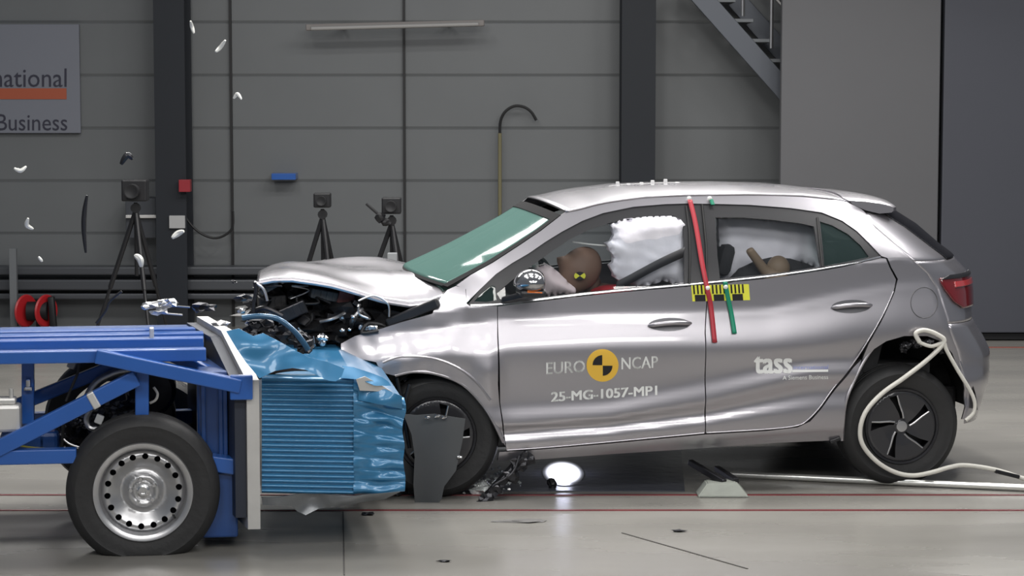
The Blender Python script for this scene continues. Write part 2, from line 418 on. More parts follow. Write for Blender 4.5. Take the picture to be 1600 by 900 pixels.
# rear corner: x where the side starts to wrap (x1) and the tail (xr) by height
SIL = [(1395, 332), (1430, 354), (1466, 384), (1484, 397), (1511, 426), (1517, 450), (1519, 497), (1537, 527), (1547, 549), (1544, 597), (1537, 619), (1527, 645)]
X1P = [(1325, 332), (1352, 354), (1392, 384), (1408, 397), (1438, 426), (1450, 450), (1462, 497), (1476, 527), (1484, 549), (1490, 597), (1486, 619), (1482, 645)]
X1T = sorted([(C(*p, .05).z, C(*p, .05).x) for p in X1P])
def x1f(z): return float(np.interp(z, [a for a, b in X1T], [b for a, b in X1T]))
def ybase(x, z):
    i = (x - GX[0])/.01; i0 = int(min(max(i, 0), len(GX)-2)); f = min(max(i-i0, 0), 1)
    zr = RZ[:, i0]*(1-f) + RZ[:, i0+1]*f
    n = len(zr)
    if z <= zr[0]: return RY[0] + (zr[0]-z)*.35
    if z >= zr[-1]: return RY[-1] + (z-zr[-1])*1.2
    k = int(np.searchsorted(zr, z)) - 1
    k = min(max(k, 0), n-2)
    h = zr[k+1]-zr[k]; d = (RY[k+1]-RY[k])/h
    def sl(j):
        if j <= 0: return (RY[1]-RY[0])/(zr[1]-zr[0])
        if j >= n-1: return (RY[-1]-RY[-2])/(zr[-1]-zr[-2])
        a = (RY[j]-RY[j-1])/(zr[j]-zr[j-1]); b = (RY[j+1]-RY[j])/(zr[j+1]-zr[j])
        return 0 if a*b <= 0 else 2*a*b/(a+b)
    if k == n-2:  # greenhouse lean: nearly straight
        t = (z-zr[k])/h; m0 = sl(k); m1 = d*1.05
        m0 = d*.75
    else:
        t = (z-zr[k])/h; m0, m1 = sl(k), sl(k+1)
        if k == n-3: m1 = d*.9
    return (2*t**3-3*t*t+1)*RY[k] + (t**3-2*t*t+t)*h*m0 + (-2*t**3+3*t*t)*RY[k+1] + (t**3-t*t)*h*m1
def yedge(a, z): return ybase(a, z) + (.02*(a-1.6)**2 if a > 1.6 else 0)
XRT = None
def yside(x, z):
    a = x1f(z) if XRT is not None else 99; xx = min(x, a)
    y = ybase(xx, z)
    if x < -.05: y += .22*(x+.05)**2*1.6
    if xx > 1.6: y += .02*(xx-1.6)**2
    if XRT is not None:
        if x > a:
            r = float(np.interp(z, [p[0] for p in XRT], [p[1] for p in XRT]))
            u = min((x-a)/max(.03, r-a), .9995)
            y += (W/2-y)*(1-math.sqrt(1-u**2.0))
    # crumpled front wing
    if x < .36:
        k = min(1, (.36-x)/.25)
        y += k*.007*noise.noise(Vector((x*5.0, z*6.0, 1.3))) + k*.003*noise.noise(Vector((x*14, z*11, 4)))
        cx, cz = FOLD
        y += -.022*math.exp(-((x-cx)**2)/.0045 - max(0, z-cz)**2/.01 - min(0, z-cz)**2/.05)
    return y
FOLD = xz(762, 585)
# fit the tail so that its silhouette falls where the photo has it
rows = []
for (px, py), (qx, qy) in zip(SIL, X1P):
    z = C(px, py, .35).z; a = x1f(z); lo_, hi_ = a+.03, a+.9; yb = yedge(a, z)
    for _ in range(30):
        mid = (lo_+hi_)/2; mx = max(CAR.proj((a+(mid-a)*math.sin(t), yb+(W/2-yb)*(1-math.cos(t)), z))[0] for t in np.linspace(0, 1.57, 40))
        if mx > px: hi_ = mid
        else: lo_ = mid
    rows.append((z, (lo_+hi_)/2))
XRT = sorted(rows)
XSM = None
def surf(px, py, off=0):
    o, d = ray(px, py); o = CAR.loc(o); d = CAR.vec(d)
    s = (-.12 - o.y)/d.y; ds = .012/d.y; prev = s; best = None
    for i in range(90):
        p = o + d*s; v = p.y - (yside(p.x, p.z)+off)
        if best is None or v > best[0]: best = (v, s)
        if v >= 0:
            lo_, hi_ = prev, s
            for _ in range(14):
                mid = (lo_+hi_)/2; q = o + d*mid
                if q.y - (yside(q.x, q.z)+off) >= 0: hi_ = mid
                else: lo_ = mid
            return o + d*hi_
        prev = s; s += ds
        if p.y > .8: break
    p = o + d*best[1]; return p
def sxz(pts, off=0): return [(lambda p: (p.x, p.z))(surf(px, py, off)) for px, py in pts]
def cpanel(name, pts, m, off=0, holes=(), sp=.025, depth=.014, parent=car, mirror=True):
    ol = sxz(pts, off); hs = [sxz(h, off) for h in holes]
    o = panel2d(ol, hs, lambda x, z: yside(x, z)+off, sp, depth, True, name, m, parent)
    if mirror: mir(o)
    return o
def mir(o, parent=None):
    me = o.data.copy(); n = len(me.vertices); co = np.empty(n*3); me.vertices.foreach_get('co', co); co = co.reshape(-1, 3); co[:, 1] = W - co[:, 1]
    me.vertices.foreach_set('co', co.ravel()); me.flip_normals(); me.update()
    c = bpy.data.objects.new(o.name.split('.')[0], me); COL.objects.link(c); c.parent = parent or (o.parent)
    for md in o.modifiers:
        k = c.modifiers.new(md.name, md.type)
        if md.type == 'SOLIDIFY': k.thickness = md.thickness; k.offset = md.offset
    return c
DLO_TOP = [(731, 476), (752, 450), (775, 428), (800, 411), (826, 396), (852, 378), (878, 362), (910, 345), (942, 333), (990, 323), (1039, 319), (1071, 318), (1111, 318.5), (1170, 320), (1235, 325), (1284, 332), (1316, 345), (1339, 361), (1358, 380), (1376, 401)]
BELT = [(1376, 401), (1316, 415), (1267, 423), (1202, 432), (1137, 439), (1071, 446), (974, 454), (910, 460), (845, 468), (775, 476.5)]
WSE = [(700, 449), (735, 430), (771, 410), (808, 386), (845, 361), (876, 337)]
RAIL = [(884, 331), (905, 327), (930, 320), (955, 315), (1007, 308), (1071, 305), (1170, 304), (1250, 306), (1300, 311), (1350, 320), (1385, 332)]
# front wing
TIP = [(533, 537), (555, 525), (598, 513), (626, 504), (655, 496), (676, 490), (682, 474), (699, 453), (712, 447), (727, 450), (729, 474), (735, 479), (776.6, 478.5)]
ARCHF = [(789.5, 697), (786, 690), (770, 658), (751, 629), (722, 601), (700, 590), (684, 585), (662, 581), (646, 581), (617, 587), (600, 583), (593, 577), (588, 566), (564, 561), (533, 552)]
wing = cpanel('front_wing', TIP + [(777, 500), (777, 528), (778, 600), (780, 629), (785, 665)] + ARCHF, PAINT, sp=.02)
# A pillar and cant rail (body side above the glass)
BND = [(332, 1352), (354, 1366), (384, 1400), (397, 1416), (426, 1448), (450, 1464), (497, 1480), (527, 1488), (549, 1497), (580, 1503), (608, 1511), (636, 1512), (655, 1507)]
ARCHR = [(1347, 563), (1360, 549), (1385, 533), (1413, 525), (1449, 525), (1472, 534), (1488, 552), (1499, 580), (1507, 608), (1508, 636), (1503, 655)]
cpanel('body_side', [(713, 446)] + WSE[1:] + RAIL[:9] + [(1325, 316), (1345, 326)] + [(x, y) for y, x in BND] + ARCHR[::-1] + [(1358, 536), (1382.5, 492), (1398.5, 456), (1403, 436), (1392.5, 417), (1386.5, 403), (1377, 400)] + DLO_TOP[::-1][1:-1] + [(729, 473), (728, 452)], PAINT, sp=.02)
# front door skin and rear door skin
cpanel('front_door', [(778, 479)] + [(845, 471), (910, 463), (974, 456.5), (1071, 448.5), (1104, 445)] + [(1104, 471), (1101, 520), (1101, 600), (1101.3, 676.5), (957.5, 690.5), (849, 700), (791.5, 704), (787, 665), (781.5, 629), (779.3, 538)], PAINT, sp=.022)
RDEDGE = [(1384, 404), (1390, 418), (1400, 437), (1396, 455), (1380, 491), (1356, 533), (1331, 571), (1302, 607), (1281, 636), (1263, 656.5), (1245, 665.5), (1200, 671)]
cpanel('rear_door', [(1105.6, 445), (1137, 442), (1202, 435), (1267, 426), (1316, 417.5), (1376, 403.5)] + RDEDGE + [(1102.8, 676.3), (1102.6, 600), (1102.6, 520), (1105.6, 471)], PAINT, sp=.022)
# sill
cpanel('sill', [(780, 706.5), (849, 702), (957.5, 692.7), (1102, 679), (1200, 673.3), (1246, 667.8), (1266, 658.5), (1284, 638), (1305, 609), (1333, 575), (1346, 562), (1333, 596), (1320, 633), (1315, 687), (1284, 689), (1211, 692), (1102, 700), (957, 709.5), (838, 718), (778, 720)], PAINT, sp=.022, depth=.04)
def lip(pts, r, name, off=0, mirror=True, m=None):
    m = m or PAINT
    bm = bmesh.new(); tube(bm, spline([surf(px, py, off) for px, py in pts], 5), r, 8)
    o = frombm(name, bm, m, car, True)
    if mirror: mir(o)
    return o
lip([(792, 703.5), (849, 699.5), (957, 690), (1100, 676.5)], .0036, 'door_hem', -.002)
lip([(1104, 676.2), (1200, 670.5), (1245, 665), (1262, 656), (1281, 636), (1302, 606.5), (1331, 570.5), (1356, 532.5), (1380, 490.5), (1396, 455)], .0036, 'door_hem', -.002)
# wheel arch flare on the quarter and front wing: raised lip along the arch
lip([(1316, 688), (1320, 633), (1333, 597), (1352, 560), (1372, 535), (1398, 519), (1430, 514), (1458, 518), (1480, 531), (1495, 556), (1505, 582), (1520, 622), (1517, 655)], .010, 'rear_arch_lip', .012)
lip([(787, 691), (771, 658), (752, 629), (723, 600), (684, 584), (646, 580), (617, 586)], .011, 'front_arch_lip', .010)
lip([(598, 566), (626, 557), (674, 559), (715, 574), (744, 596), (766, 625)], .008, 'front_arch_crease', .003)
# rear face: tailgate, glass, bumper -- wrapped around the tail behind the side panels
def tailpt(z, th, off=0):
    a = x1f(z); r = float(np.interp(z, [p[0] for p in XRT], [p[1] for p in XRT])); yb = yedge(a, z)
    return Vector((a+(r-a)*math.sin(th)+off, yb+(W/2-yb)*(1-math.cos(th)) - off*.6, z))
def thpx(z, px):
    for th in np.linspace(0, 1.2, 400):
        if CAR.proj(tailpt(z, th))[0] >= px: return th
    return .45
def zpx(py): return C(1490, py, .25).z
BZ = sorted([(tp.z, x) for y, x in BND for tp in [surf(x, y)]])
def thb(z): return max(0, thpx(z, float(np.interp(z, [b[0] for b in BZ], [b[1] for b in BZ]))-1.0))
def tail(name, za, zb_, m, off=.0, t0=None, nz=22, inset=0, parent=car):
    def fn(u, v):
        z = za + (zb_-za)*u
        a = x1f(z); r = float(np.interp(z, [p[0] for p in XRT], [p[1] for p in XRT])); yb = yedge(a, z)
        t_0 = thb(z) if t0 is None else t0
        th = t_0 + (math.pi-2*t_0)*v
        y = yb+(W/2-yb)*(1-math.cos(th)) if th < math.pi/2 else W - (yb+(W/2-yb)*(1-math.cos(math.pi-th)))
        return Vector((a+(r-a)*math.sin(th)+off, y, z))
    return grid_surf(name, fn, nz, 60, m, parent, .0015)
zt = C(1402, 334, .35).z; zg = C(1484, 398, .35).z; zl = C(1516, 433, .3).z; zm = C(1519, 497, .3).z; zbm = C(1520, 655, .2).z
tail('rear_bumper', zbm, zm, PAINT, .0)
tail('tailgate', zm+.003, zg-.012, PAINT, .0)
tg = tail('rear_window', zg-.01, zt+.01, BGLASS, .008, .60)
tail('tailgate_frame', zg-.012, zt+.01, PAINT, .0)
# tail lamp, wrapped round the corner
def lamp_patch(name, bound, pa, pb, m, off, tend=1.0):
    za, zb2 = C(1500, pa, .2).z, C(1500, pb, .2).z
    def fn(u, v):
        py = pa + (pb-pa)*u; z = za + (zb2-za)*u; l = float(np.interp(py, [b[0] for b in bound], [b[1] for b in bound]))
        t0 = thpx(z, l); te = max(t0+.05, tend); return tailpt(z, t0+(te-t0)*v, off)
    o = grid_surf(name, fn, 16, 18, m, car, .008); mir(o); return o
lamp_patch('tail_light', [(431, 1466), (438, 1467), (450, 1474), (468, 1488), (478, 1502)], 431, 479, REDL, .008)
lamp_patch('tail_light_bar', [(438, 1486), (446, 1488)], 438, 446, mat('red_lens_bright', (.42, .04, .045), .2, 0, 1), .013, .95)
lamp_patch('tail_light_cap', [(427, 1478), (433, 1465)], 427, 433, BLACKTRIM, .012)
# spoiler
bm = bmesh.new(); SP = [(1318, 311), (1350, 313), (1378, 317), (1396, 321.5), (1402, 325), (1402, 331), (1398, 334), (1375, 336), (1350, 330), (1325, 320)]
rings = []
for k in range(31):
    v = k/30; e = abs(2*v-1); q = 1-e**2.5
    pts = [C(px, py, .27) for px, py in SP]; cen = sum(pts, Vector())/len(pts)
    sc = 1 if e < .97 else .82
    rings.append([bm.verts.new(Vector((cen.x+(p.x-cen.x)*sc+.05*q, .27+(W-.54)*v, cen.z+(p.z-cen.z)*sc+.026*q))) for p in pts])
for A, B in zip(rings, rings[1:]):
    for k in range(len(A)): bm.faces.new((A[k], B[k], B[(k+1) % len(A)], A[(k+1) % len(A)]))
bm.faces.new(rings[0]); bm.faces.new(rings[-1][::-1]); bmesh.ops.recalc_face_normals(bm, faces=bm.faces)
frombm('roof_spoiler', bm, PAINT, car, True)
# roof
railp = [surf(px, py) for px, py in RAIL]
def roofp(u, v):
    p = lerp(railp, u); y0 = p.y - .004; y = y0 + (W-2*y0)*v; s = 4*v*(1-v)
    bow = -.05*s*(1-min(1, u*6)) 
    return Vector((p.x + bow + (.03*s if u > .95 else 0), y, p.z + .034*s**.8 - .0*u))
grid_surf('roof', roofp, 60, 40, PAINT, car, .01)
# roof strip of sensors / tape
bm = bmesh.new()
for px, dzz in ((998, .02), (1015, .006), (1035, .01), (1052, .018), (1072, .022), (1090, .006)):
    p = roofp(min(1, max(0, (px-884)/500)), .5); add_box(bm, p + Vector((0, 0, dzz/2)), (.018, .018, dzz+.004), None, .002)
tube(bm, [roofp((px-884)/500, .5) + Vector((0, 0, .003)) for px in range(985, 1105, 10)], .0035, 6)
frombm('roof_marker_strip', bm, mat('strip_grey', (.6, .6, .6), .5), car)
# windscreen with black border
wsp = [surf(px, py) for px, py in WSE]
def wsf(u, v, off=0):
    p = lerp(wsp, u); y0 = p.y + .004; y = y0 + (W-2*y0)*v; s = 4*v*(1-v)
    return Vector((p.x - (.10*(1-u)+.05)*s, y, p.z + .028*s + off - .004))
grid_surf('windscreen_seal', lambda u, v: wsf(u, v, -.004) if True else 0, 30, 30, BLACKTRIM, car).data  # replaced below by border only
bpy.data.objects.remove(bpy.data.objects['windscreen_seal'])
ws = grid_surf('windscreen', lambda u, v: wsf(.03+u*.95, .03+.94*v), 34, 34, WGLASS, car, .006)
def border():
    vs = []; fs = []
    def strip(pa, pb):
        b = len(vs)
        for a, c in zip(pa, pb): vs.extend([a, c])
        for i in range(len(pa)-1): fs.append((b+2*i, b+2*i+1, b+2*i+3, b+2*i+2))
    T = [i/30 for i in range(31)]
    strip([wsf(t, 0, .003) for t in T], [wsf(t, .035, .003) for t in T]); strip([wsf(t, 1, .003) for t in T], [wsf(t, .965, .003) for t in T])
    strip([wsf(.925, t, .009) for t in T], [wsf(.998, t, .009) for t in T]); strip([wsf(0, t, .003) for t in T], [wsf(.05, t, .003) for t in T])
    strip([wsf(.62+.34*t, .965, .005) for t in T], [wsf(.62+.34*t, .90, .005) for t in T])
    me = bpy.data.meshes.new('windscreen_border'); me.from_pydata([tuple(v) for v in vs], [], fs); me.update(); o = link('windscreen_border', me, mat('glass_frit', (.012, .012, .013), .8, spec=.1), car)
    md = o.modifiers.new('t', 'SOLIDIFY'); md.thickness = .005
border()
# side windows: black frame, seals, glass
FG = [(776, 458), (800, 438), (830, 416), (860, 394), (890, 374), (920, 359), (950, 349), (990, 341), (1030, 337), (1052, 337), (1062, 342), (1067, 352), (1069, 380), (1069, 443), (975, 451), (910, 457.5), (845, 465), (784, 470.5)]
RG = [(1117, 340), (1160, 340), (1210, 344), (1250, 349), (1272, 354), (1276, 380), (1282, 417), (1230, 425.5), (1180, 431), (1125, 436), (1121, 400)]
QG = [(1281, 346), (1300, 352), (1325, 366), (1345, 384), (1358, 402), (1330, 408), (1288, 416)]
MQ = [(741, 471), (752, 458), (768, 446), (774, 448), (776, 469), (760, 472)]
cpanel('window_frame', DLO_TOP + BELT + [(735, 477)], BLACKTRIM, .006, holes=[FG, RG, QG, MQ], sp=.02, depth=.02)
cpanel('front_window', FG, GLASS, .016, sp=.04, depth=.004)
cpanel('rear_side_window', RG, GLASS, .016, sp=.04, depth=.004)
cpanel('quarter_window', QG, QGLASS, .014, sp=.03, depth=.004)
cpanel('corner_window', MQ, QGLASS, .014, sp=.03, depth=.004)
cpanel('belt_trim', [(735, 475.5), (775, 474.5), (845, 466), (910, 458), (974, 452), (1071, 444), (1137, 437.5), (1202, 430.5), (1267, 421.5), (1316, 413.5), (1376, 400), (1376, 402.4), (1316, 416), (1267, 424), (1202, 433), (1137, 440), (1071, 446.8), (974, 455), (910, 461), (845, 469), (775, 477.6), (735, 478.5)], BRIGHTMET, -.001, sp=.02, depth=.02)
for P_ in ([surf(px, py, .0) for px, py in ((1072, 322), (1077, 360), (1078, 400), (1077, 444))], [surf(px, py, 0) for px, py in ((1097, 320), (1103, 380), (1105, 442))], [surf(px, py, .002) for px, py in ((1277, 340), (1281, 380), (1285, 417))]):
    bm = bmesh.new(); tube(bm, P_, .006, 6); frombm('window_seal', bm, SEAL, car, True)
# door handles
def handle(cx, cy, wpx):
    cup = cpanel('handle_cup', [(cx+wpx*.5*math.cos(a)*1.0, cy+2+10.5*math.sin(a)-3*math.cos(a)*.3) for a in np.linspace(0, 2*math.pi, 24, endpoint=False)], mat('handle_recess', (.13, .13, .14), .35, .7), -.001, sp=.012, depth=.01, mirror=False)
    bm = bmesh.new(); P = []
    for t in np.linspace(0, 1, 12):
        px = cx - wpx*.50 + wpx*t; py = cy + 3 - 3.5*t - 3*math.sin(math.pi*t)
        p = surf(px, py); P.append(p + Vector((0, -.012 - .028*math.sin(math.pi*t)**.5, 0)))
    tube(bm, P, .011, 10, rs=[.006]+[.012]*10+[.006])
    for v in bm.verts: pass
    frombm('door_handle', bm, PAINT, car, True)
handle(1046, 505, 66); handle(1330, 477, 62)
# fuel flap ring
bm = bmesh.new(); tube(bm, [surf(1444+21*math.cos(a), 473+24*math.sin(a), -.0005) for a in np.linspace(0, 2*math.pi, 40, endpoint=False)], .0022, 6, closed=True)
frombm('fuel_flap', bm, mat('gap_grey', (.08, .08, .085), .5), car, True)
# mirror
bm = bmesh.new(); c0 = C(830, 441, -.12)
bmesh.ops.create_uvsphere(bm, u_segments=32, v_segments=20, radius=1)
for v in bm.verts:
    x, y, z = v.co; x *= .088*(1-.12*z); z *= .066 if z > 0 else .05; y *= .115
    if x > .055: x = .055 + (x-.055)*.15
    v.co = Vector((x, y, z)) + c0
mr = frombm('wing_mirror', bm, mat('mirror_chrome_paint', (.5, .49, .5), .12, .95, 1), car, True)
bm = bmesh.new(); a = C(822, 455, -.16); b = C(846, 457, -.16); beam(bm, a, b, .07, .010, .004); frombm('indicator_lens', bm, ORANGE, mr)
bm = bmesh.new(); q = C(820, 462, -.02); beam(bm, C(832, 458, -.10), C(790, 468, .05), .07, .03, .01); add_box(bm, c0 + Vector((.0, .01, -.052)), (.13, .17, .035), None, .015)
frombm('mirror_base', bm, BLACKTRIM, mr)
# ------------------------------------------------------------------ bonnet (buckled)
NB = [(699, 452), (676, 463), (640, 468), (600, 461), (560, 450), (520, 441), (485, 435), (455, 431), (425, 433), (402, 438)]
FB = [(640, 414), (620, 410), (590, 404), (560, 402), (530, 402), (505, 404), (480, 408), (455, 412), (430, 419), (408, 428)]
NBp = [C(px, py, .10) for px, py in NB]; FBp = [C(px, py, 1.55) for px, py in FB]
def hood(u, v):
    a = lerp(NBp, u); b = lerp(FBp, u); s = 4*v*(1-v)
    p = a.lerp(b, v); p.z += .035*s*(1-.6*u) + .018*noise.noise(Vector((p.x*3, p.y*2.4, 2))) + .014*math.sin(u*9)*s
    p.x -= .05*s*(1-u)
    e = min(v, 1-v)
    if e < .12: p.z -= .03*(1-e/.12)**2*(.3+.7*(1-u))
    return p
bn = grid_surf('bonnet', hood, 60, 46, PAINT, car, .012)
grid_surf('bonnet_inner', lambda u, v: hood(u, .04+.92*v) + Vector((0, 0, -.03-.02*math.sin(v*math.pi*5)**2)), 40, 40, LINER, bn, .006)
bm = bmesh.new()
tube(bm, [hood(t, .0) + Vector((0, .005, -.008)) for t in np.linspace(0, 1, 40)], .012, 8)
frombm('bonnet_edge', bm, PAINT, bn, True)
# a strip of plastic between wing and bonnet (scuttle)
bm = bmesh.new(); beam(bm, C(690, 470, .12), C(610, 503, .2), .2, .05, .01); beam(bm, C(700, 455, .14), C(690, 475, .14), .1, .04, .01); frombm('scuttle', bm, BLACKTRIM, car)
# ------------------------------------------------------------------ engine bay
def crumple(bm, c, s, seed, sub=3, amp=.35, fq=3.0):
    r = bmesh.ops.create_icosphere(bm, subdivisions=sub, radius=1)
    for v in r['verts']:
        n = noise.noise(v.co*fq + Vector((seed, seed*2, 0))); k = 1 + amp*n*2
        v.co = Vector((v.co.x*s[0]*k, v.co.y*s[1]*k, v.co.z*s[2]*k)) + Vector(c)
eng = bpy.data.objects.new('engine', None); COL.objects.link(eng); eng.parent = car
bm = bmesh.new(); crumple(bm, C(520, 500, .55), (.36, .38, .18), 3, 4, .35, 4); crumple(bm, C(455, 480, .7), (.22, .45, .12), 5, 4, .4, 4)
crumple(bm, C(585, 500, .5), (.2, .35, .13), 8, 3, .3, 4)
frombm('engine_block', bm, PLASTIC, eng)
rnd = random.Random(11)
def rect_part(name, px, py, y, s, m, rot=None, bev=.008):
    bm = bmesh.new(); R = Matrix.Rotation(rnd.uniform(-.8, .8) if rot is None else rot, 3, 'Y') @ Matrix.Rotation(rnd.uniform(-.5, .5), 3, 'Z')
    add_box(bm, C(px, py, y), s, R, bev)
    if s[0] > .06:
        for k in range(4): add_box(bm, C(px, py, y) + R @ Vector(((k-1.5)*s[0]/4.5, -s[1]/2, 0)), (s[0]/12, .01, s[2]*.8), R)
    frombm(name, bm, m, eng)
rect_part('air_box', 425, 475, .35, (.14, .12, .09), PLASTIC); rect_part('battery', 570, 480, .3, (.16, .14, .13), mat('engine_black', (.012, .012, .014), .3), .1)
rect_part('coolant_tank', 545, 474, .30, (.13, .1, .12), mat('maroon_plastic', (.16, .05, .05), .45), .3)
rect_part('headlamp_shell', 455, 487, .2, (.16, .08, .07), DARKMET, -.4); rect_part('fuse_box', 505, 460, .3, (.14, .1, .05), LINER, .2)
rect_part('bracket', 576, 512, .12, (.10, .03, .03), BRIGHTMET, .05); rect_part('bracket', 588, 510, .15, (.06, .03, .02), GALV, .2)
rect_part('bracket', 420, 450, .25, (.10, .05, .03), LINER, -.5)
for i in range(16):
    px = rnd.uniform(395, 600); py = rnd.uniform(455, 530) + (px-400)*.08; y = rnd.uniform(.08, .4)
    m = rnd.choice([DARKMET, PLASTIC, BRIGHTMET, LINER, DARKMET]); s = rnd.uniform(.02, .07)
    rect_part('bracket', px, py, y, (s, s*.6, s*.5), m, bev=.004)
for i in range(16):
    px = rnd.uniform(390, 590); py = rnd.uniform(450, 520) + (px-400)*.07; y = rnd.uniform(.05, .3); P = [C(px, py, y)]
    for k in range(4): px += rnd.uniform(-28, 34); py += rnd.uniform(-18, 18); P.append(C(px, min(540, max(447, py)), y+rnd.uniform(-.06, .06)))
    bm = bmesh.new(); tube(bm, spline(P, 6), rnd.choice([.004, .006, .009, .014]), 8)
    frombm('hose', bm, rnd.choice([PLASTIC, PLASTIC, DARKMET, SEAL, STEEL]), eng, True)
for (px, py, r) in ((470, 540, .022), (481, 546, .02), (488, 540, .018), (503, 527, .028), (504, 536, .018), (378, 486, .02), (535, 516, .012), (546, 515, .010), (552, 495, .012), (560, 478, .01), (489, 548, .014), (424, 512, .008)):
    bm = bmesh.new(); crumple(bm, C(px, py, .04), (r, r, r*.8), px, 2, .25, 2); frombm('broken_fitting', bm, BRIGHTMET, eng)
for (pts, r) in (([(398, 441), (400, 455), (396, 480), (397, 512)], .010), ([(397, 440), (412, 452), (418, 470)], .007), ([(562, 475), (560, 485), (563, 492), (575, 497)], .006), ([(560, 470), (585, 462), (606, 475), (608, 495)], .005), ([(466, 512), (478, 528), (486, 545)], .004), ([(490, 525), (492, 540)], .003)):
    bm = bmesh.new(); tube(bm, spline([C(px, py, .08) for px, py in pts], 6), r, 8); frombm('bracket_rod', bm, STEEL if r < .008 else DARKMET, eng, True)
# inner wheel house, underbody, bulkhead (dark bulk inside the body)
bm = bmesh.new()
p0 = C(790, 700, .1); p1 = C(1310, 678, .1)
beam(bm, (p0.x-.1, W/2, p0.z+.05), (p1.x+.05, W/2, p1.z+.06), W-.16, .09, .01)
add_box(bm, (p0.x-.13, W/2, .62), (.08, W-.2, .55))      # bulkhead
add_box(bm, (p1.x+.42, W/2, p1.z+.14), (.6, W-.65, .14), None, .02)
add_box(bm, (p0.x-.45, W/2, .33), (.6, W-.65, .14), None, .02)
frombm('underbody', bm, PLASTIC, car)
def arch_inner(name, cx, cz, r):
    n = 30
    for y0_, y1_, near in ((.06, .42, 1), (W-.42, W-.06, 0)):
        bm = bmesh.new(); A = []; B = []
        for k in range(n+1):
            a = math.radians(2 + 190*k/n); A.append(bm.verts.new((cx+r*math.cos(a), y0_, cz+r*math.sin(a)))); B.append(bm.verts.new((cx+r*math.cos(a), y1_, cz+r*math.sin(a))))
        for k in range(n): bm.faces.new((A[k], B[k], B[k+1], A[k+1]))
        inn = B if near else A; c_ = bm.verts.new((cx, y1_ if near else y0_, cz-.1))
        for k in range(n): bm.faces.new((c_, inn[k], inn[k+1]))
        frombm(name, bm, mat('wheelhouse', (.01, .01, .011), .8), car)
RWc = C(1409, 667, .03); FWc = C(697, 689, .0)
arch_inner('wheel_housing', RWc.x+.02, RWc.z+.06, .40)
arch_inner('wheel_housing', FWc.x+.02, FWc.z+.03, .36)
# interior shell
bm = bmesh.new()
b0 = C(850, 480, .2); b1 = C(1380, 430, .2)
add_box(bm, ((b0.x+b1.x)/2+.1, W/2, .60), (b1.x-b0.x+.3, W-.34, .05)); frombm('cabin_floor', bm, FABRIC, car)
bm = bmesh.new(); add_box(bm, (C(775, 470, .3).x, W/2, .86), (.36, W-.3, .22), None, .07); frombm('dashboard', bm, mat('dash_plastic', (.06, .065, .065), .6), car, True)
def seat(px, y, w_=.46, zb=.5, h=.62, lean=.24):
    s = bpy.data.objects.new('seat', None); COL.objects.link(s); s.parent = car
    x = C(px, 450, y).x
    bm = bmesh.new(); add_box(bm, (x-.22, y, zb+.06), (.48, w_, .14), None, .05); frombm('seat_cushion', bm, FABRIC, s, True)
    bm = bmesh.new(); R = Matrix.Rotation(lean, 3, 'Y'); add_box(bm, (x+.07, y, zb+.06+h/2), (.12, w_, h), R, .05); frombm('backrest', bm, FABRIC, s, True)
    bm = bmesh.new(); add_box(bm, (x+.18, y, zb+h+.16), (.08, .24, .17), R, .035); frombm('headrest', bm, FABRIC, s, True)
seat(1075, .47, h=.50); seat(1075, W-.47, h=.50); 
for y in (.36, .88, 1.40): seat(1330, y, .44, .5, .42)
bm = bmesh.new(); add_box(bm, (C(1400, 420, .3).x, W/2, .92), (.5, W-.5, .03)); frombm('parcel_shelf', bm, FABRIC, car)
grid_surf('headlining', lambda u, v: roofp(.02+.94*u, .03+.94*v)+Vector((0, 0, -.03)), 20, 16, GREYINT, car)
# steering wheel
bm = bmesh.new(); sc = C(868, 452, .42); R = Matrix.Rotation(math.radians(65), 4, 'Y')
tube(bm, [sc + R.to_3x3() @ Vector((.17*math.cos(a), .17*math.sin(a), 0)) for a in np.linspace(0, 2*math.pi, 36, endpoint=False)], .014, 8, closed=True)
beam(bm, sc, sc + Vector((-.25, 0, -.12)), .05, .05); frombm('steering_wheel', bm, BLACKTRIM, car, True)
# airbags
def pillow(name, pts, y, th, m=AIRBAG, seed=1, sp=.03, fold=.02, parent=car):
    ol = [xz(px, py, y) for px, py in pts]; poly = resample(ol, sp); P = np.array(poly)
    def dist(x, z): return float(np.sqrt(np.min((P[:, 0]-x)**2+(P[:, 1]-z)**2)))
    def yf(x, z):
        d = min(1, dist(x, z)/.07); 
        return y - th*math.sqrt(1-(1-d)**2) + fold*noise.noise(Vector((x*7, z*9, seed))) + fold*.5*noise.noise(Vector((x*17+3*z, z*19, seed+5)))
    o = panel2d(ol, [], yf, .016, .05, False, name, m, parent)
    return o
pillow('curtain_airbag', [(952, 350), (970, 342), (1010, 338), (1050, 337), (1066, 345), (1071, 380), (1071, 442), (1054, 444), (1035, 438), (1018, 444), (1000, 446), (985, 444), (968, 440), (958, 432), (952, 415), (958, 402), (950, 390), (946, 380), (956, 372), (957, 360)], .25, .07, seed=2, fold=.016)
pillow('curtain_airbag', [(1119, 338), (1200, 340), (1262, 350), (1276, 360), (1281, 418), (1268, 416), (1250, 412), (1220, 420), (1180, 425), (1125, 440), (1122, 390)], .47, .08, seed=4, fold=.014)
pillow('steering_airbag', [(833, 416), (852, 411), (866, 420), (886, 440), (900, 452), (890, 460), (850, 461), (838, 440)], .30, .10, mat('airbag_pinkish', (.78, .66, .68), .8), 3, fold=.012)
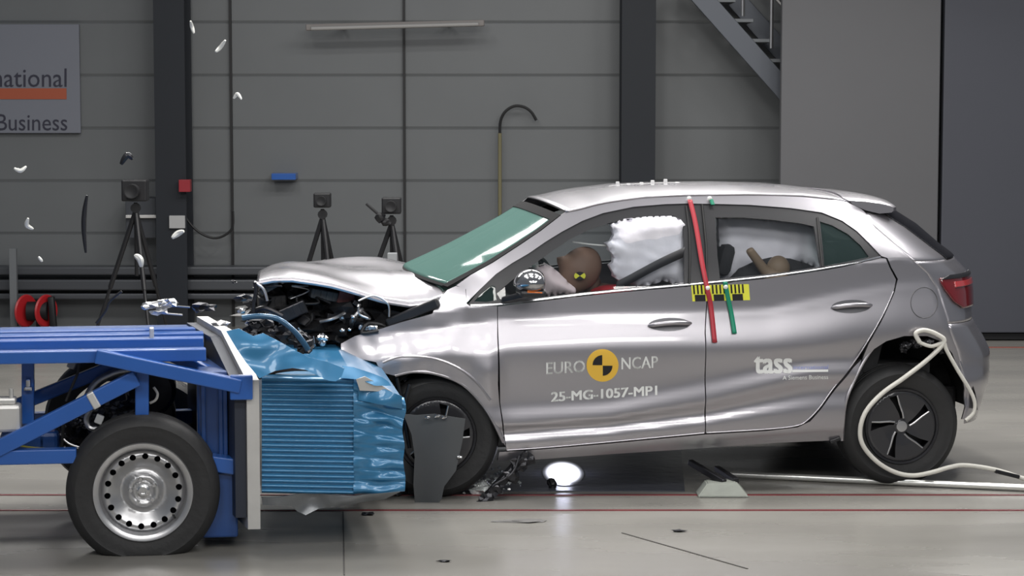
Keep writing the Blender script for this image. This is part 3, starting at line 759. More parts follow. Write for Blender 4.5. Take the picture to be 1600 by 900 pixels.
# seat belt
def ribbon(name, pts3, wv, m, parent=car, th=.003):
    P = spline(pts3, 6); bm = bmesh.new(); A = []; B = []
    for p in P: A.append(bm.verts.new(p - wv/2)); B.append(bm.verts.new(p + wv/2))
    for i in range(len(P)-1): bm.faces.new((A[i], B[i], B[i+1], A[i+1]))
    o = frombm(name, bm, m, parent, True); md = o.modifiers.new('t', 'SOLIDIFY'); md.thickness = th; return o
ribbon('seat_belt', [C(1069, 394, .12), C(1030, 412, .13), C(985, 436, .14), C(962, 448, .17)], Vector((.012, .0, .055)), mat('belt_black', (.02, .02, .024), .6))
ribbon('door_pull_cord', [C(894, 378, .3), C(925, 382, .3), C(952, 384, .3)], Vector((0, 0, .008)), WHITE)
# wheels
def wheel_parts(root, R, rimR, wd, style, squash=0):
    bm = bmesh.new()
    prof = [(rimR-.012, .015), (rimR+.004, .006), (rimR+.012, .004), (rimR+.03, -.001), (rimR+(R-rimR)*.45, -.006), (rimR+(R-rimR)*.62, -.005), (rimR+(R-rimR)*.66, -.007), (rimR+(R-rimR)*.72, -.004), (R-.022, .006), (R-.010, .018), (R-.002, .034)]
    tw = wd
    for k in range(4):
        a = .034 + (tw-.068)*(k+.25)/4.0; g = .008; prof += [(R, a), (R, a+.02), (R-g, a+.022), (R-g, a+.030), (R, a+.032)] if k < 4 else []
    prof += [(R-.002, tw-.034+.02), (R-.02, tw+.01), (rimR+.02, tw+.01), (rimR-.012, tw)]
    lathe(bm, prof, 96)
    for v in bm.verts:
        if squash and v.co.z < -squash: v.co.z = -squash
    t = frombm('tyre', bm, RUBBER, root, True)
    if style == 'steel':
        bm = bmesh.new()
        lathe(bm, [(rimR-.03, .05), (rimR-.024, .02), (rimR-.02, .004), (rimR-.012, -.002), (rimR+.004, -.004), (rimR+.008, .004), (rimR-.004, .03), (rimR-.03, .12), (rimR-.03, wd)], 96)
        frombm('rim', bm, STEEL, root, True)
        rh = rimR*.735
        def yf(x, z):
            r = math.hypot(x, z)/rimR
            return float(np.interp(r, [0, .16, .20, .24, .33, .36, .45, .62, .72, .80, .86, .9], [.045, .045, .048, .036, .036, .052, .066, .040, .026, .028, .045, .06]))
        ol = [(rimR*.885*math.cos(a), rimR*.885*math.sin(a)) for a in np.linspace(0, 2*math.pi, 90, endpoint=False)]
        hs = []
        for k in range(18):
            a = 2*math.pi*(k+.3)/18; cx, cz = rh*math.cos(a), rh*math.sin(a)
            hs.append([(cx+.014*math.cos(b), cz+.014*math.sin(b)) for b in np.linspace(0, 2*math.pi, 14, endpoint=False)])
        d = panel2d(ol, hs, yf, .009, .006, True, 'wheel_disc', STEEL, root)
        bm = bmesh.new()
        for k in range(5):
            a = 2*math.pi*k/5+.5; lathe(bm, [(.012, .040), (.012, .022), (.008, .018), (0, .018)], 6, c=(.055*math.cos(a), 0, .055*math.sin(a)))
        lathe(bm, [(.03, .045), (.028, .03), (.02, .026), (.012, .026), (.010, .036), (0, .036)], 24)
        frombm('wheel_nuts', bm, BRIGHTMET, d)
        bm = bmesh.new(); lathe(bm, [(rimR-.03, .1), (0, .1)], 40); frombm('brake_plate', bm, mat('brake_dark', (.012, .012, .02), .7), root)
        bm = bmesh.new(); a = math.radians(-40); tube(bm, [(rimR*.80*math.cos(a), .03, rimR*.80*math.sin(a)), (rimR*.84*math.cos(a), .0, rimR*.84*math.sin(a))], .005, 8); frombm('valve', bm, SEAL, root)
    else:
        bm = bmesh.new(); lathe(bm, [(rimR+.004, .002), (rimR+.001, -.004), (rimR-.010, -.002), (rimR-.016, .02), (rimR-.03, .1)], 80); frombm('rim', bm, DARKMET, root, True)
        def yf(x, z):
            r = math.hypot(x, z)/rimR
            return float(np.interp(r, [0, .12, .15, .5, .9, 1.0], [.002, .004, .012, .002, .0, .012]))
        ol = [(rimR*.95*math.cos(a), rimR*.95*math.sin(a)) for a in np.linspace(0, 2*math.pi, 90, endpoint=False)]
        hs = []
        for k in range(5):
            a0 = 2*math.pi*k/5 + .15
            pl = [(.22, -.16), (.35, -.04), (.60, .06), (.84, .02), (.86, .30), (.62, .30), (.34, .26), (.20, .22)]
            hs.append([(rimR*r*math.cos(a0+a+.35*r), rimR*r*math.sin(a0+a+.35*r)) for r, a in pl])
        d = panel2d(ol, hs, yf, .012, .012, True, 'wheel_trim', mat('wheel_trim_dark', (.045, .045, .05), .32, .4, .5), root)
        bm = bmesh.new(); lathe(bm, [(.030, .006), (.028, -.002), (0, -.004)], 32)
        for h in hs:
            P = [Vector((x, .004, z)) for x, z in h[0:4]]; tube(bm, P, .005, 6)
        frombm('centre_cap', bm, STEEL, d, True)
        bm = bmesh.new(); lathe(bm, [(rimR-.03, .07), (0, .07)], 40); frombm('brake_plate', bm, BLK, root)
def copy_tree(o, parent=None):
    c = o.copy(); COL.objects.link(c); c.parent = parent
    for ch in o.children: copy_tree(ch, c)
    return c
rw = bpy.data.objects.new('wheel', None); COL.objects.link(rw); rw.parent = car
RR = .314
wheel_parts(rw, RR, .195, .19, 'cap'); rw.location = (RWc.x, .03, RR)
fw = copy_tree(rw, car); fw.location = (FWc.x-.035, .075, RR); fw.rotation_euler = (0, .5, math.radians(-6))
for s in (rw, fw):
    c = copy_tree(s, car); c.location = (s.location.x, W - s.location.y, s.location.z); c.rotation_euler = (0, .3, math.pi)
# torn grey liner hanging in front of the wheel
ol = [xz(px, py, -.06) for px, py in ((631, 648), (652, 650), (680, 647), (727, 654), (722, 690), (712, 735), (694, 760), (690, 780), (682, 791), (650, 790), (647, 760), (649, 715), (644, 680))]
panel2d(ol, [], lambda x, z: -.05 + .02*math.sin((x+.3)*14) + .04*(z-.3)**2, .02, .006, True, 'wheel_liner', LINER, car)
bm = bmesh.new()
for (px, py) in ((668, 652), (683, 650), (694, 652), (718, 714)): crumple(bm, C(px, py, -.08), (.014, .01, .008), px, 2)
frombm('liner_clips', bm, BRIGHTMET, car)
bm = bmesh.new()
for k in range(16):
    px = rnd.uniform(600, 655); py = rnd.uniform(596, 775); s = rnd.uniform(.02, .06)
    crumple(bm, C(px, py, .16), (s, s*.7, s*.8), k, 2, .5, 3)
for P in ([(620, 590), (628, 640), (624, 700), (615, 770)], [(640, 600), (632, 640), (640, 700)]): tube(bm, spline([C(px, py, .05) for px, py in P], 6), .010, 8)
frombm('crushed_suspension', bm, DARKMET, car)
# sill tip debris: track-like torn strut hanging under the door
bm = bmesh.new(); A_ = C(826, 706, .02); B_ = C(745, 795, -.02); beam(bm, A_, B_, .05, .045, .01)
for k in range(6):
    p = A_.lerp(B_, k/5.5+.05); crumple(bm, p + Vector((rnd.uniform(-.02, .02), -.03, rnd.uniform(-.02, .02))), (.035, .02, .03), k, 2, .5, 3)
tube(bm, spline([C(812, 712, -.02), C(800, 740, -.04), C(770, 760, -.04), C(765, 780, -.03)], 5), .008)
frombm('torn_strut', bm, DARKMET, car)
# white hose looped over the rear wheel; part of the car's towed cable
def hosep(pts, yl, r, name, m=WHITEHOSE, parent=car):
    bm = bmesh.new(); P = [C(px, py, y) for (px, py), y in zip(pts, yl)]; tube(bm, spline(P, 6), r, 10); return frombm(name, bm, m, parent, True)
hs_ = thing('safety_hose', 'thick white hose looped from the rear wheel arch around the rear tyre', 'hose', CAR.a, YAWC)
P1 = [(1437, 535), (1431, 521), (1445, 516), (1465, 523), (1475, 535), (1449, 562), (1413, 590), (1378, 615), (1353, 643), (1344, 672), (1349, 697), (1371, 722), (1399, 738), (1427, 743), (1456, 738), (1484, 730), (1509, 727), (1555, 734), (1600, 748), (1640, 760)]
hosep(P1, [-.02]*5 + [-.02]*8 + [-.03, -.03, -.02, -.0, .0, .0, 0], .012, 'hose_run', parent=hs_)
hosep([(1437, 535), (1455, 541), (1474, 536), (1479, 547), (1495, 576), (1520, 619), (1522, 643), (1509, 657)], [-.02]*8, .010, 'hose_tail', parent=hs_)
bm = bmesh.new(); beam(bm, C(1555, 736, -.01), C(1592, 745, -.01), .03, .02, .004); frombm('hose_clamp', bm, DARKMET, hs_)
# arch debris at top of wheel arch
bm = bmesh.new()
for k in range(14): crumple(bm, C(rnd.uniform(1405, 1475), rnd.uniform(533, 550), .03), (.02, .02, .015), k+20, 2, .5)
frombm('torn_clips', bm, DARKMET, car)
bm = bmesh.new(); beam(bm, C(1296, 690, .05), C(1312, 684, .05), .04, .02, .005); frombm('jack_pad', bm, BLACKTRIM, car)
# ------------------------------------------------------------------ markings on the doors
def decal(name, body, px0, py0, px1, hpx, m, ang, bold=0, parent=car):
    vs, fs, (a, b, c, d) = textmesh(body, 1, 0)
    sx = (px1-px0)/(b-a); sy = hpx/(d-c) if hpx else sx; out = []
    ca, sa = 1, math.tan(math.radians(ang))
    nvx = len(vs); fs0 = list(fs); fs = []
    for q, (dx, dy) in enumerate([(0, 0)] + ([(bold, 0), (0, -bold*.6), (bold, -bold*.6)] if bold else [])):
        for v in vs:
            u = (v.x-a)*(sx*(px1-px0-bold)/(px1-px0)) + dx; h = (v.y-c)*sy - dy
            out.append(surf(px0+u, py0 - u*sa - h, -.003))
        fs += [tuple(i+q*nvx for i in f) for f in fs0]
    me = bpy.data.meshes.new(name); me.from_pydata([tuple(p) for p in out], [], fs); me.update()
    o = link(name, me, m, parent); md = o.modifiers.new('t', 'SOLIDIFY'); md.thickness = .001; return o
decal('lettering', 'EURO', 853.5, 585, 914, 18.5, WHITE, 3.2, .5)
decal('lettering', 'NCAP', 971, 577.5, 1028, 18.5, WHITE, 2.6, .5)
decal('lettering', '25-MG-1057-MP1', 861, 628, 1027, 14.5, WHITE, 3.6, 1.3)
decal('lettering', 'tass', 1178, 584, 1238, 26, WHITE, 0.6, 2.6)
decal('lettering', 'international', 1240, 577, 1294, 6, mat('pale_blue_print', (.25, .3, .6), .5), .6, .0)
decal('lettering', 'A Siemens Business', 1223, 593.5, 1294, 6.5, WHITE, 1, .0)
def dpoly(name, pts, m, off=-.003, sp=.02):
    return cpanel(name, pts, m, off, sp=sp, depth=.002, mirror=False)
dpoly('logo_stripe', [(1238, 578), (1294, 577.5), (1294, 581), (1238, 581.5)], WHITE)
ccx, ccy = 941.5, 571
dpoly('target_disc', [(ccx+25*math.cos(a), ccy+25.5*math.sin(a)) for a in np.linspace(0, 2*math.pi, 40, endpoint=False)], YEL)
for a0 in (math.pi, 0):
    dpoly('target_quadrant', [(ccx+(-.5 if a0 else .5), ccy+(-.5 if a0 else .5))] + [(ccx+(-.5 if a0 else .5)+15*math.cos(a0+a), ccy+(-.5 if a0 else .5)+15.5*math.sin(a0+a)) for a in np.linspace(0, math.pi/2, 10)], BLK, -.0055, .012)
def tq(u, v): return (1080+2*v+u*90, 446 - 2*u + v*25)   # marker tape on both doors
dpoly('marker_tape', [tq(0, 0), tq(.5, 0), tq(1, 0), tq(1, 1), tq(.5, 1), tq(0, 1)], YELB, -.002)
for k in range(3):
    u0 = .03 + k*.325
    dpoly('tape_mark', [tq(u0+.02, .6), tq(u0+.20, .6), tq(u0+.20, 1), tq(u0+.02, 1)], BLK, -.0045, .015)
    for j in range(4):
        a = u0 + j*.066 + .0; dpoly('tape_mark', [tq(a, 0), tq(a+.028, 0), tq(a+.028, .55), tq(a, .55)], BLK, -.0045, .015)
def tape(name, pts, wpx, m, off=-.012):
    P = [surf(px, py) + Vector((0, off, 0)) for px, py in pts]
    return ribbon(name, P, Vector((wpx/305, 0, 0)), m, car, .002)
tape('red_ribbon', [(1077, 312), (1086, 350), (1096, 410), (1104, 450), (1110, 480), (1116, 535)], 7.5, REDT)
tape('green_ribbon', [(1132, 440), (1136, 462), (1142, 490), (1147, 521)], 7, GRNT)
tape('green_ribbon', [(1110, 311), (1113, 320)], 6, GRNT)
bm = bmesh.new()
for px, py in ((1076, 310), (1108, 310), (1105, 450), (1133, 448)): crumple(bm, surf(px, py)+Vector((0, -.012, 0)), (.012, .006, .012), 1, 2, .1)
frombm('ribbon_pins', bm, WHITE, car, True)
# ------------------------------------------------------------------ dummies in the car
dm = thing('crash_test_dummy', 'brown headed crash dummy slumped forward in the driver seat of the hatchback', 'dummy', CAR.a, YAWC)
def skinbody(name, joints, edges, m, parent, sub=2):
    me = bpy.data.meshes.new(name); me.from_pydata([tuple(j[0]) for j in joints], edges, []); me.update()
    o = link(name, me, m, parent); md = o.modifiers.new('skin', 'SKIN'); md.use_smooth_shade = True
    for i, j in enumerate(joints):
        r = j[1]; me.skin_vertices[0].data[i].radius = r if isinstance(r, tuple) else (r, r)
    me.skin_vertices[0].data[0].use_root = True
    s = o.modifiers.new('sub', 'SUBSURF'); s.levels = sub; s.render_levels = sub; return o
yd = .42
J = [(C(1020, 560, yd), .14), (C(1000, 520, yd), .14), (C(972, 486, yd), .15), (C(948, 466, yd), .10), (C(930, 452, yd), .06), (C(918, 438, yd), .07),
     (C(955, 476, yd-.20), .055), (C(915, 500, yd-.22), .042), (C(885, 486, yd-.15), .034), (C(955, 476, yd+.20), .055), (C(915, 500, yd+.22), .042), (C(885, 486, yd+.15), .034)]
skinbody('torso', J, [(0, 1), (1, 2), (2, 3), (3, 4), (4, 5), (3, 6), (6, 7), (7, 8), (3, 9), (9, 10), (10, 11)], SKIN, dm)
bm = bmesh.new(); bmesh.ops.create_uvsphere(bm, u_segments=32, v_segments=24, radius=1)
hc = C(905, 423, yd-.08); Rm = Matrix.Rotation(math.radians(38), 3, 'Y')
for v in bm.verts:
    x, y, z = v.co; k = 1 - .16*max(0, -z)
    fce = .10*math.exp(-((z+.15)**2)/.03 - y*y/.05) if x < 0 else 0      # nose
    ear = .10*math.exp(-((z+.02)**2)/.02 - ((x-.1)**2)/.02)*(1 if abs(y) > .6 else 0)
    q = Vector((x*.105*k - fce*.35, y*.078*k*(1+ear), z*.135)); v.co = hc + Rm @ q
hd = frombm('head', bm, SKIN, dm, True)
tc_ = (906, 431)
def dmk(cx, cy, n, m, ang0):
    bm = bmesh.new(); c = bm.verts.new(C(cx, cy, yd-.168)); P = [bm.verts.new(C(cx+9*math.cos(a), cy+6.5*math.sin(a), yd-.168)) for a in np.linspace(ang0, ang0+math.pi/2, 6)]
    bm.faces.new([c]+P); o = frombm(n, bm, m, dm); md = o.modifiers.new('t', 'SOLIDIFY'); md.thickness = .002
dmk(*tc_, 'target_mark', YELB, -math.pi/4); dmk(*tc_, 'target_mark', YELB, math.pi*3/4); dmk(*tc_, 'target_mark', BLK, math.pi/4); dmk(*tc_, 'target_mark', BLK, -3*math.pi/4)
bm = bmesh.new(); crumple(bm, C(958, 458, yd-.12), (.11, .10, .045), 3, 3, .12); frombm('red_shirt', bm, REDC, dm, True)
# rear: child seat and child dummy
cs = thing('child_seat', 'dark child seat shell low in the rear side window', 'child seat', CAR.a, YAWC)
pillow('seat_shell', [(1142, 436), (1155, 420), (1180, 408), (1205, 402), (1235, 404), (1262, 412), (1281, 424), (1290, 440), (1280, 470), (1150, 480)], .38, .05, FABRIC, 6, fold=.01, parent=cs)
bm = bmesh.new(); a = C(1215, 470, .55); add_box(bm, (a.x, .58, a.z-.12), (.42, .32, .3), None, .06); frombm('seat_base', bm, FABRIC, cs, True)
ch = thing('child_dummy', 'small tan child dummy with one arm raised behind the rear window', 'dummy', CAR.a, YAWC)
yc = .30
J = [(C(1232, 478, yc), .075), (C(1224, 452, yc), .075), (C(1214, 432, yc), .055), (C(1197, 426, yc), .032), (C(1184, 408, yc-.02), .026), (C(1172, 392, yc-.04), .024), (C(1170, 388, yc-.04), .02)]
skinbody('body', J, [(i, i+1) for i in range(6)], TAN, ch)
bm = bmesh.new(); bmesh.ops.create_uvsphere(bm, u_segments=24, v_segments=16, radius=1)
for v in bm.verts:
    x, y, z = v.co; fce = .12*math.exp(-(z**2)/.04 - y*y/.06) if x < 0 else 0
    v.co = C(1216, 419, yc+.02) + Vector((x*.062-fce*.06, y*.056, z*.066))
frombm('head', bm, TAN, ch, True)
# ================================================================== TROLLEY WITH BARRIER
tr = thing('barrier_trolley', 'blue steel crash trolley with ridged light blue barrier block at left', 'trolley', TR.a, YAWT)
def T(px, py, y=0.0): return TR.pt(px, py, y)
TW = 1.45
frm = bpy.data.objects.new('frame', None); COL.objects.link(frm); frm.parent = tr
def tb(name, p, q, w_, h, m=BLUE, parent=frm, bev=.006):
    bm = bmesh.new(); beam(bm, p, q, w_, h, bev); return frombm(name, bm, m, parent)
def ext(p, x): return Vector((x, p.y, p.z))
XL = T(-260, 600, .1).x
y1, y2 = .06, TW
zt_ = T(150, 556, y1).z; ztt = T(150, 548, y1).z
xe = T(322, 560, y1).x
tb('top_rail', (XL, y1, zt_), (xe, y1, zt_), .07, .055)
for yy, pyy in ((.40, 527), (.75, 519), (1.08, 512), (1.30, 509)):
    p = T(200, pyy+6, yy); tb('top_rail', (XL, yy, p.z-.01), (T(318, 520, yy).x, yy, p.z-.01), .09, .05)
p = T(300, 520, .8); bm = bmesh.new(); add_box(bm, ((XL+xe)/2+.05, .72, zt_-.005), (xe-XL-.12, 1.2, .012)); frombm('top_plate', bm, BLUEDK, frm)
for xx in (XL+.4,): tb('cross_member', (xx, .05, zt_-.01), (xx, TW-.1, zt_+.0), .07, .06)
tb('slope_beam', T(150, 556, -.0), T(376, 603, .0), .07, .062)
tb('slope_beam', T(250, 548, .5), T(372, 600, .35), .05, .05)
tb('beam_end', T(377, 586, .0), T(377, 624, .0), .10, .05)
tb('brace', T(-30, 714, .04), T(214, 590, .04), .05, .072)
tb('brace_joint', T(141, 628, .035), T(152, 622, .035), .054, .076, GALV)
tb('brace', T(10, 640, .55), T(190, 567, .55), .05, .06)
tb('post', T(44, 566, .3), T(44, 662, .3), .055, .055)
tb('post', T(222, 560, .10), T(222, 650, .10), .06, .055)
tb('post_collar', T(38, 607, .26), T(51, 607, .26), .06, .02, BRIGHTMET); tb('post_bolt', T(44, 592, .26), T(44, 607, .26), .02, .02, BRIGHTMET)
zl_ = T(60, 713, .05).z
tb('lower_rail', (XL, .06, zl_), (T(120, 713, .06).x, .06, zl_), .07, .065); tb('lower_rail', (XL, 1.2, zl_), (T(380, 713, 1.2).x, 1.2, zl_), .07, .065)
tb('lower_rail', T(330, 722, .12), T(386, 730, .12), .10, .07)
tb('cross_member', (XL+.5, .06, zl_), (XL+.5, 1.2, zl_), .06, .06)
# front box and plate
bm = bmesh.new()
a = T(300, 600, .25); b = T(384, 745, .25)
add_box(bm, ((a.x+b.x)/2+.02, .75, .48), (b.x-a.x, 1.1, .62), None, .01)
for k, px in enumerate((318, 345, 352)):
    p = T(px, 650, .18); add_box(bm, (p.x, .2, .48), (.02, .06, .58), None, .004)
add_box(bm, (b.x-.12, .7, .2), (.16, 1.2, .3), None, .01)
frombm('front_box', bm, BLUEDK, frm)
# alu face plate with sloped shoulder: polygon in (y,z) extruded in x
px_ = T(396, 700, 0); pl = thing('x', 'x', 'x'); bpy.data.objects.remove(pl)
zA = T(397, 594, 0).z; zB = T(395, 827, 0).z; yS = .62; zS = T(327, 517, yS).z
xf = px_.x; th = .055
def prism(bm, poly, x0, x1, shear=0.0):
    A = [bm.verts.new((x0 + (shear*(y) if shear else 0), y, z)) for y, z in poly]; B = [bm.verts.new((x1 + (shear*(y) if shear else 0), y, z)) for y, z in poly]
    bm.faces.new(A); bm.faces.new(B[::-1]); n = len(poly)
    for i in range(n): bm.faces.new((A[i], B[i], B[(i+1) % n], A[(i+1) % n]))
    bmesh.ops.recalc_face_normals(bm, faces=bm.faces)
xS = T(327, 517, yS).x; sh = (xS-xf)/yS
bm = bmesh.new(); prism(bm, [(0, zB), (0, zA), (yS, zS), (1.3, zS), (1.3, zB)], xf-th/2, xf+th/2, sh*.55)
frombm('face_plate', bm, GALV, tr)
bm = bmesh.new(); prism(bm, [(.02, zB+.05), (.02, zA-.03), (yS, zS-.03), (1.3, zS-.03), (1.3, zB+.05)], xf-th/2-.05, xf-th/2-.002, sh*.55)
frombm('backing_plate', bm, mat('backing_dark', (.02, .025, .04), .5), tr)
# honeycomb block: near face ridged, crushed front
bk = bpy.data.objects.new('barrier_block', None); COL.objects.link(bk); bk.parent = tr
yb0 = .05
def blk_ridge(px0, px1, pt, pb, nrid, amp, name, noi=0.0, yb=yb0, par=bk, flute='z'):
    P00, P10, P01, P11 = T(px0, pb[0], yb), T(px1, pb[1], yb), T(px0, pt[0], yb), T(px1, pt[1], yb)
    nu, nv = 40, nrid*8+1
    def fn(u, v):
        p = P00.lerp(P10, u).lerp(P01.lerp(P11, u), v)
        r = math.sin(math.pi*((v*nrid) % 1))**.7
        p.y -= amp*r
        if noi:
            p.y += noi*noise.noise(Vector((p.x*9, p.z*22, 3))) ; p.x += noi*.6*noise.noise(Vector((p.z*9, p.x*2, 7)))*u
        return p
    return grid_surf(name, fn, nu, nv, HONEY, par)
blk_ridge(409, 553, (588, 590), (770, 773), 23, .016, 'ridged_core')
blk_ridge(552, 631, (592, 622), (772, 768), 9, .010, 'crushed_core', .03, yb0-.01)
bm = bmesh.new()
def solid(bm, pts, y0_, y1_):
    A = [bm.verts.new(T(px, py, y0_)) for px, py in pts]; q = [T(px, py, y0_) for px, py in pts]; B = [bm.verts.new((v.x, y1_, v.z)) for v in q]
    bm.faces.new(A); bm.faces.new(B[::-1])
    n = len(pts)
    for i in range(n): bm.faces.new((A[i], B[i], B[(i+1) % n], A[(i+1) % n]))
    bmesh.ops.recalc_face_normals(bm, faces=bm.faces)
solid(bm, [(409, 588), (553, 590), (628, 622), (628, 767), (553, 772), (409, 770)], yb0+.012, 1.42)
frombm('core_body', bm, HONEY, bk)
# folded cladding sheets over the top, each a wavy sheet with depth
def sheet(name, pts, yn, yf_, m, seed, amp=.02, par=bk, th=.004, tilt=.0):
    ol = [(lambda p: (p.x, p.z))(T(px, py, yn)) for px, py in pts]
    def yy(x, z): return yn + amp*noise.noise(Vector((x*6, z*9, seed)))*2 + tilt*(z-ol[0][1])
    return panel2d(ol, [], yy, .016, th*3, True, name, m, par)
def s4(l): return [(340+a/4.5, 400+b/4.5) for a, b in l]
sheet('peeled_cladding', s4([(60, 530), (150, 512), (250, 560), (320, 542), (420, 590), (560, 665), (640, 698), (760, 728), (885, 778), (862, 830), (820, 858), (770, 852), (700, 820), (610, 778), (520, 768), (400, 792), (290, 840), (200, 740), (130, 640)]), -.02, 0, HONEY, 1, .018, tilt=.55)
sheet('peeled_cladding', s4([(880, 775), (960, 785), (1080, 820), (1160, 850), (1200, 880), (1215, 905), (1100, 900), (1000, 860), (860, 850)]), .05, 0, HONEY, 2, .03, tilt=.7)
sheet('foil_flap', [(556, 592), (570, 588), (592, 600), (612, 612), (590, 612), (562, 610)], .0, 0, GALV, 4, .02)
sheet('bottom_foil', [(408, 776), (470, 772), (553, 774), (625, 766), (600, 780), (560, 786), (520, 792), (498, 797), (478, 806), (465, 800), (455, 790), (430, 787), (410, 788)], .02, 0, ALU_DULL, 5, .03)
sheet('torn_edge', [(560, 600), (575, 596), (628, 619), (629, 640), (600, 632), (560, 626)], .01, 0, HONEY, 9, .03)
bm = bmesh.new(); tube(bm, spline([T(px, py, .05) for px, py in ((378, 497), (405, 494), (433, 498), (455, 513), (472, 532), (482, 547))], 6), .013, 10, rs=None)
frombm('bent_tube', bm, mat('blue_tube', (.03, .10, .19), .25, .3, .5), bk, True)
bm = bmesh.new(); tube(bm, spline([T(px, py, .15) for px, py in ((400, 588), (430, 577), (470, 573), (510, 577), (540, 590))], 6), .02, 8); frombm('rust_edge', bm, mat('brown_edge', (.10, .05, .03), .6), bk, True)
bm = bmesh.new()
for k in range(26):
    px = rnd.uniform(385, 480); py = 500+rnd.uniform(0, 25)+(px-385)*.25; s = rnd.uniform(.01, .035); crumple(bm, T(px, py, .12), (s*1.5, s, s), k, 2, .5, 3)
frombm('crushed_debris', bm, DARKMET, bk)
# trolley wheels
tw = bpy.data.objects.new('wheel', None); COL.objects.link(tw); tw.parent = tr; TRR = .282; tw.location = (0, 0, TRR)
wheel_parts(tw, .338, .214, .2, 'steel', TRR-.001)
c = copy_tree(tw, tr); c.location = (T(250, 700, 1.25).x if False else .0, TW+.12, TRR); c.rotation_euler = (0, 0, math.pi)
bm = bmesh.new(); tube(bm, [(0, .12, TRR), (0, TW, TRR)], .04, 16); frombm('axle', bm, DARKMET, tr)
# running gear behind the brace
bm = bmesh.new()
for (px, py, y, s) in ((165, 640, .35, .07), (185, 645, .3, .06), (205, 640, .35, .06), (115, 680, .4, .07), (100, 690, .4, .06), (120, 660, .3, .03), (150, 655, .3, .035)):
    crumple(bm, T(px, py, y), (s, s, s*.8), px, 3, .3, 3); frombm('gear_casing', bm, DARKMET, tr); bm = bmesh.new()
lathe(bm, [(.0, .0), (.10, 0), (.12, .03), (.12, .2)], 32, c=T(235, 612, .75))
frombm('brake_drum', bm, DARKMET, tr)
bm = bmesh.new(); P = [T(128, 640, .5), T(150, 600, .5), T(180, 583, .5), T(205, 578, .5)]; tube(bm, spline(P, 6), .022, 10); frombm('mudguard_edge', bm, STEEL, tr, True)
bm = bmesh.new(); P = [T(95, 645, .8)+Vector((0, 0, 0)), T(130, 640, .8)]; 
lathe(bm, [(.20, 0), (.30, -.01), (.315, .04), (.315, .2)], 48, c=T(172, 660, 1.0)); frombm('spare_tyre', bm, RUBBER, tr, True)
for pts, r, m in (([(127, 545), (122, 580), (112, 605), (103, 627)], .006, SEAL), ([(142, 640), (135, 655), (140, 668), (152, 670)], .012, STEEL), ([(98, 685), (110, 694), (130, 700)], .005, STEEL), ([(20, 695), (60, 700), (110, 701)], .004, mat('yellow_cable', (.5, .45, .05), .5)), ([(100, 640), (98, 680), (96, 700)], .008, SEAL), ([(240, 605), (246, 615), (243, 625), (234, 630)], .006, WHITEHOSE)):
    bm = bmesh.new(); tube(bm, spline([T(px, py, .2) for px, py in pts], 6), r, 8); frombm('cable', bm, m, tr, True)
bm = bmesh.new(); add_box(bm, T(155, 655, .2), (.035, .03, .04), Matrix.Rotation(.4, 3, 'Y'), .004); frombm('connector', bm, WHITE, tr)
bm = bmesh.new(); p = T(8, 652, .1); add_box(bm, p, (.14, .12, .12), None, .015); add_box(bm, p+Vector((.0, 0, .075)), (.1, .08, .03), None, .01)
tube(bm, [p+Vector((.03, -.02, .06)), p+Vector((.03, -.02, .13))], .01, 8); frombm('valve_box', bm, GALV, tr)
bm = bmesh.new(); add_box(bm, T(40, 690, .3), (.22, .1, .12), None, .03); add_box(bm, T(75, 690, .3), (.10, .1, .10), None, .02); frombm('battery_case', bm, BLUEDK, tr)
tb('mount', T(110, 575, .7), T(118, 556, .7), .04, .04, GALV)
# welds / worn paint bits on the rails
bm = bmesh.new(); add_box(bm, T(237, 522, .40)+Vector((0, 0, .0)), (.02, .05, .06), None, .004); frombm('worn_mark', bm, GALV, tr)
# ================================================================== LOOSE THINGS ON THE FLOOR
def gthing(pxy, h=0): g = ground(*pxy); return g
# aluminium wedge bracket
wb = thing('wedge_bracket', 'grey metal wedge bracket lying on the red floor track under the sill', 'bracket', (0, 0, 0))
g = ground(1130, 776)
def gp(px, py, z): return ground(px, py, z)
bm = bmesh.new(); poly = [(1090, 778), (1103, 756), (1155, 753), (1172, 776)]
base = [gp(1090, 778, 0), gp(1170, 777, 0)]; x0, x1 = base[0].x, base[1].x; yb_ = base[0].y
v = [(x0, yb_, .002), (x1, yb_, .002), (x1-.06, yb_+.02, .075), (x0+.05, yb_+.02, .07), (x0, yb_+.16, .002), (x1, yb_+.16, .002), (x1-.06, yb_+.14, .075), (x0+.05, yb_+.14, .07)]
V = [bm.verts.new(p) for p in v]
for f in ((0, 1, 2, 3), (5, 4, 7, 6), (3, 2, 6, 7), (1, 5, 6, 2), (4, 0, 3, 7), (4, 5, 1, 0)): bm.faces.new([V[i] for i in f])
bmesh.ops.bevel(bm, geom=list(bm.edges), offset=.006, segments=2, affect='EDGES'); bmesh.ops.recalc_face_normals(bm, faces=bm.faces)
frombm('foot_block', bm, mat('greenish_alu', (.36, .38, .34), .5, .3, 0, .2, 12), wb)
bm = bmesh.new(); beam(bm, (x0+.14, yb_+.05, .07), tuple(at(1078, 722, yb_+.25)), .03, .03, .004); beam(bm, (x0+.20, yb_+.06, .075), tuple(at(1120, 732, yb_+.3)), .03, .03, .004)
frombm('bracket_arm', bm, DARKMET, wb)
# long steel pole
bm = bmesh.new(); a = ground(1142, 741, .02); b = ground(1640, 764, .02); tube(bm, [a, b], .018, 12)
tag(frombm('steel_pole', bm, mat('pale_steel', (.75, .75, .72), .25, .7), None, True), 'long pale steel pole lying on the floor behind the rear tyre', 'pole')
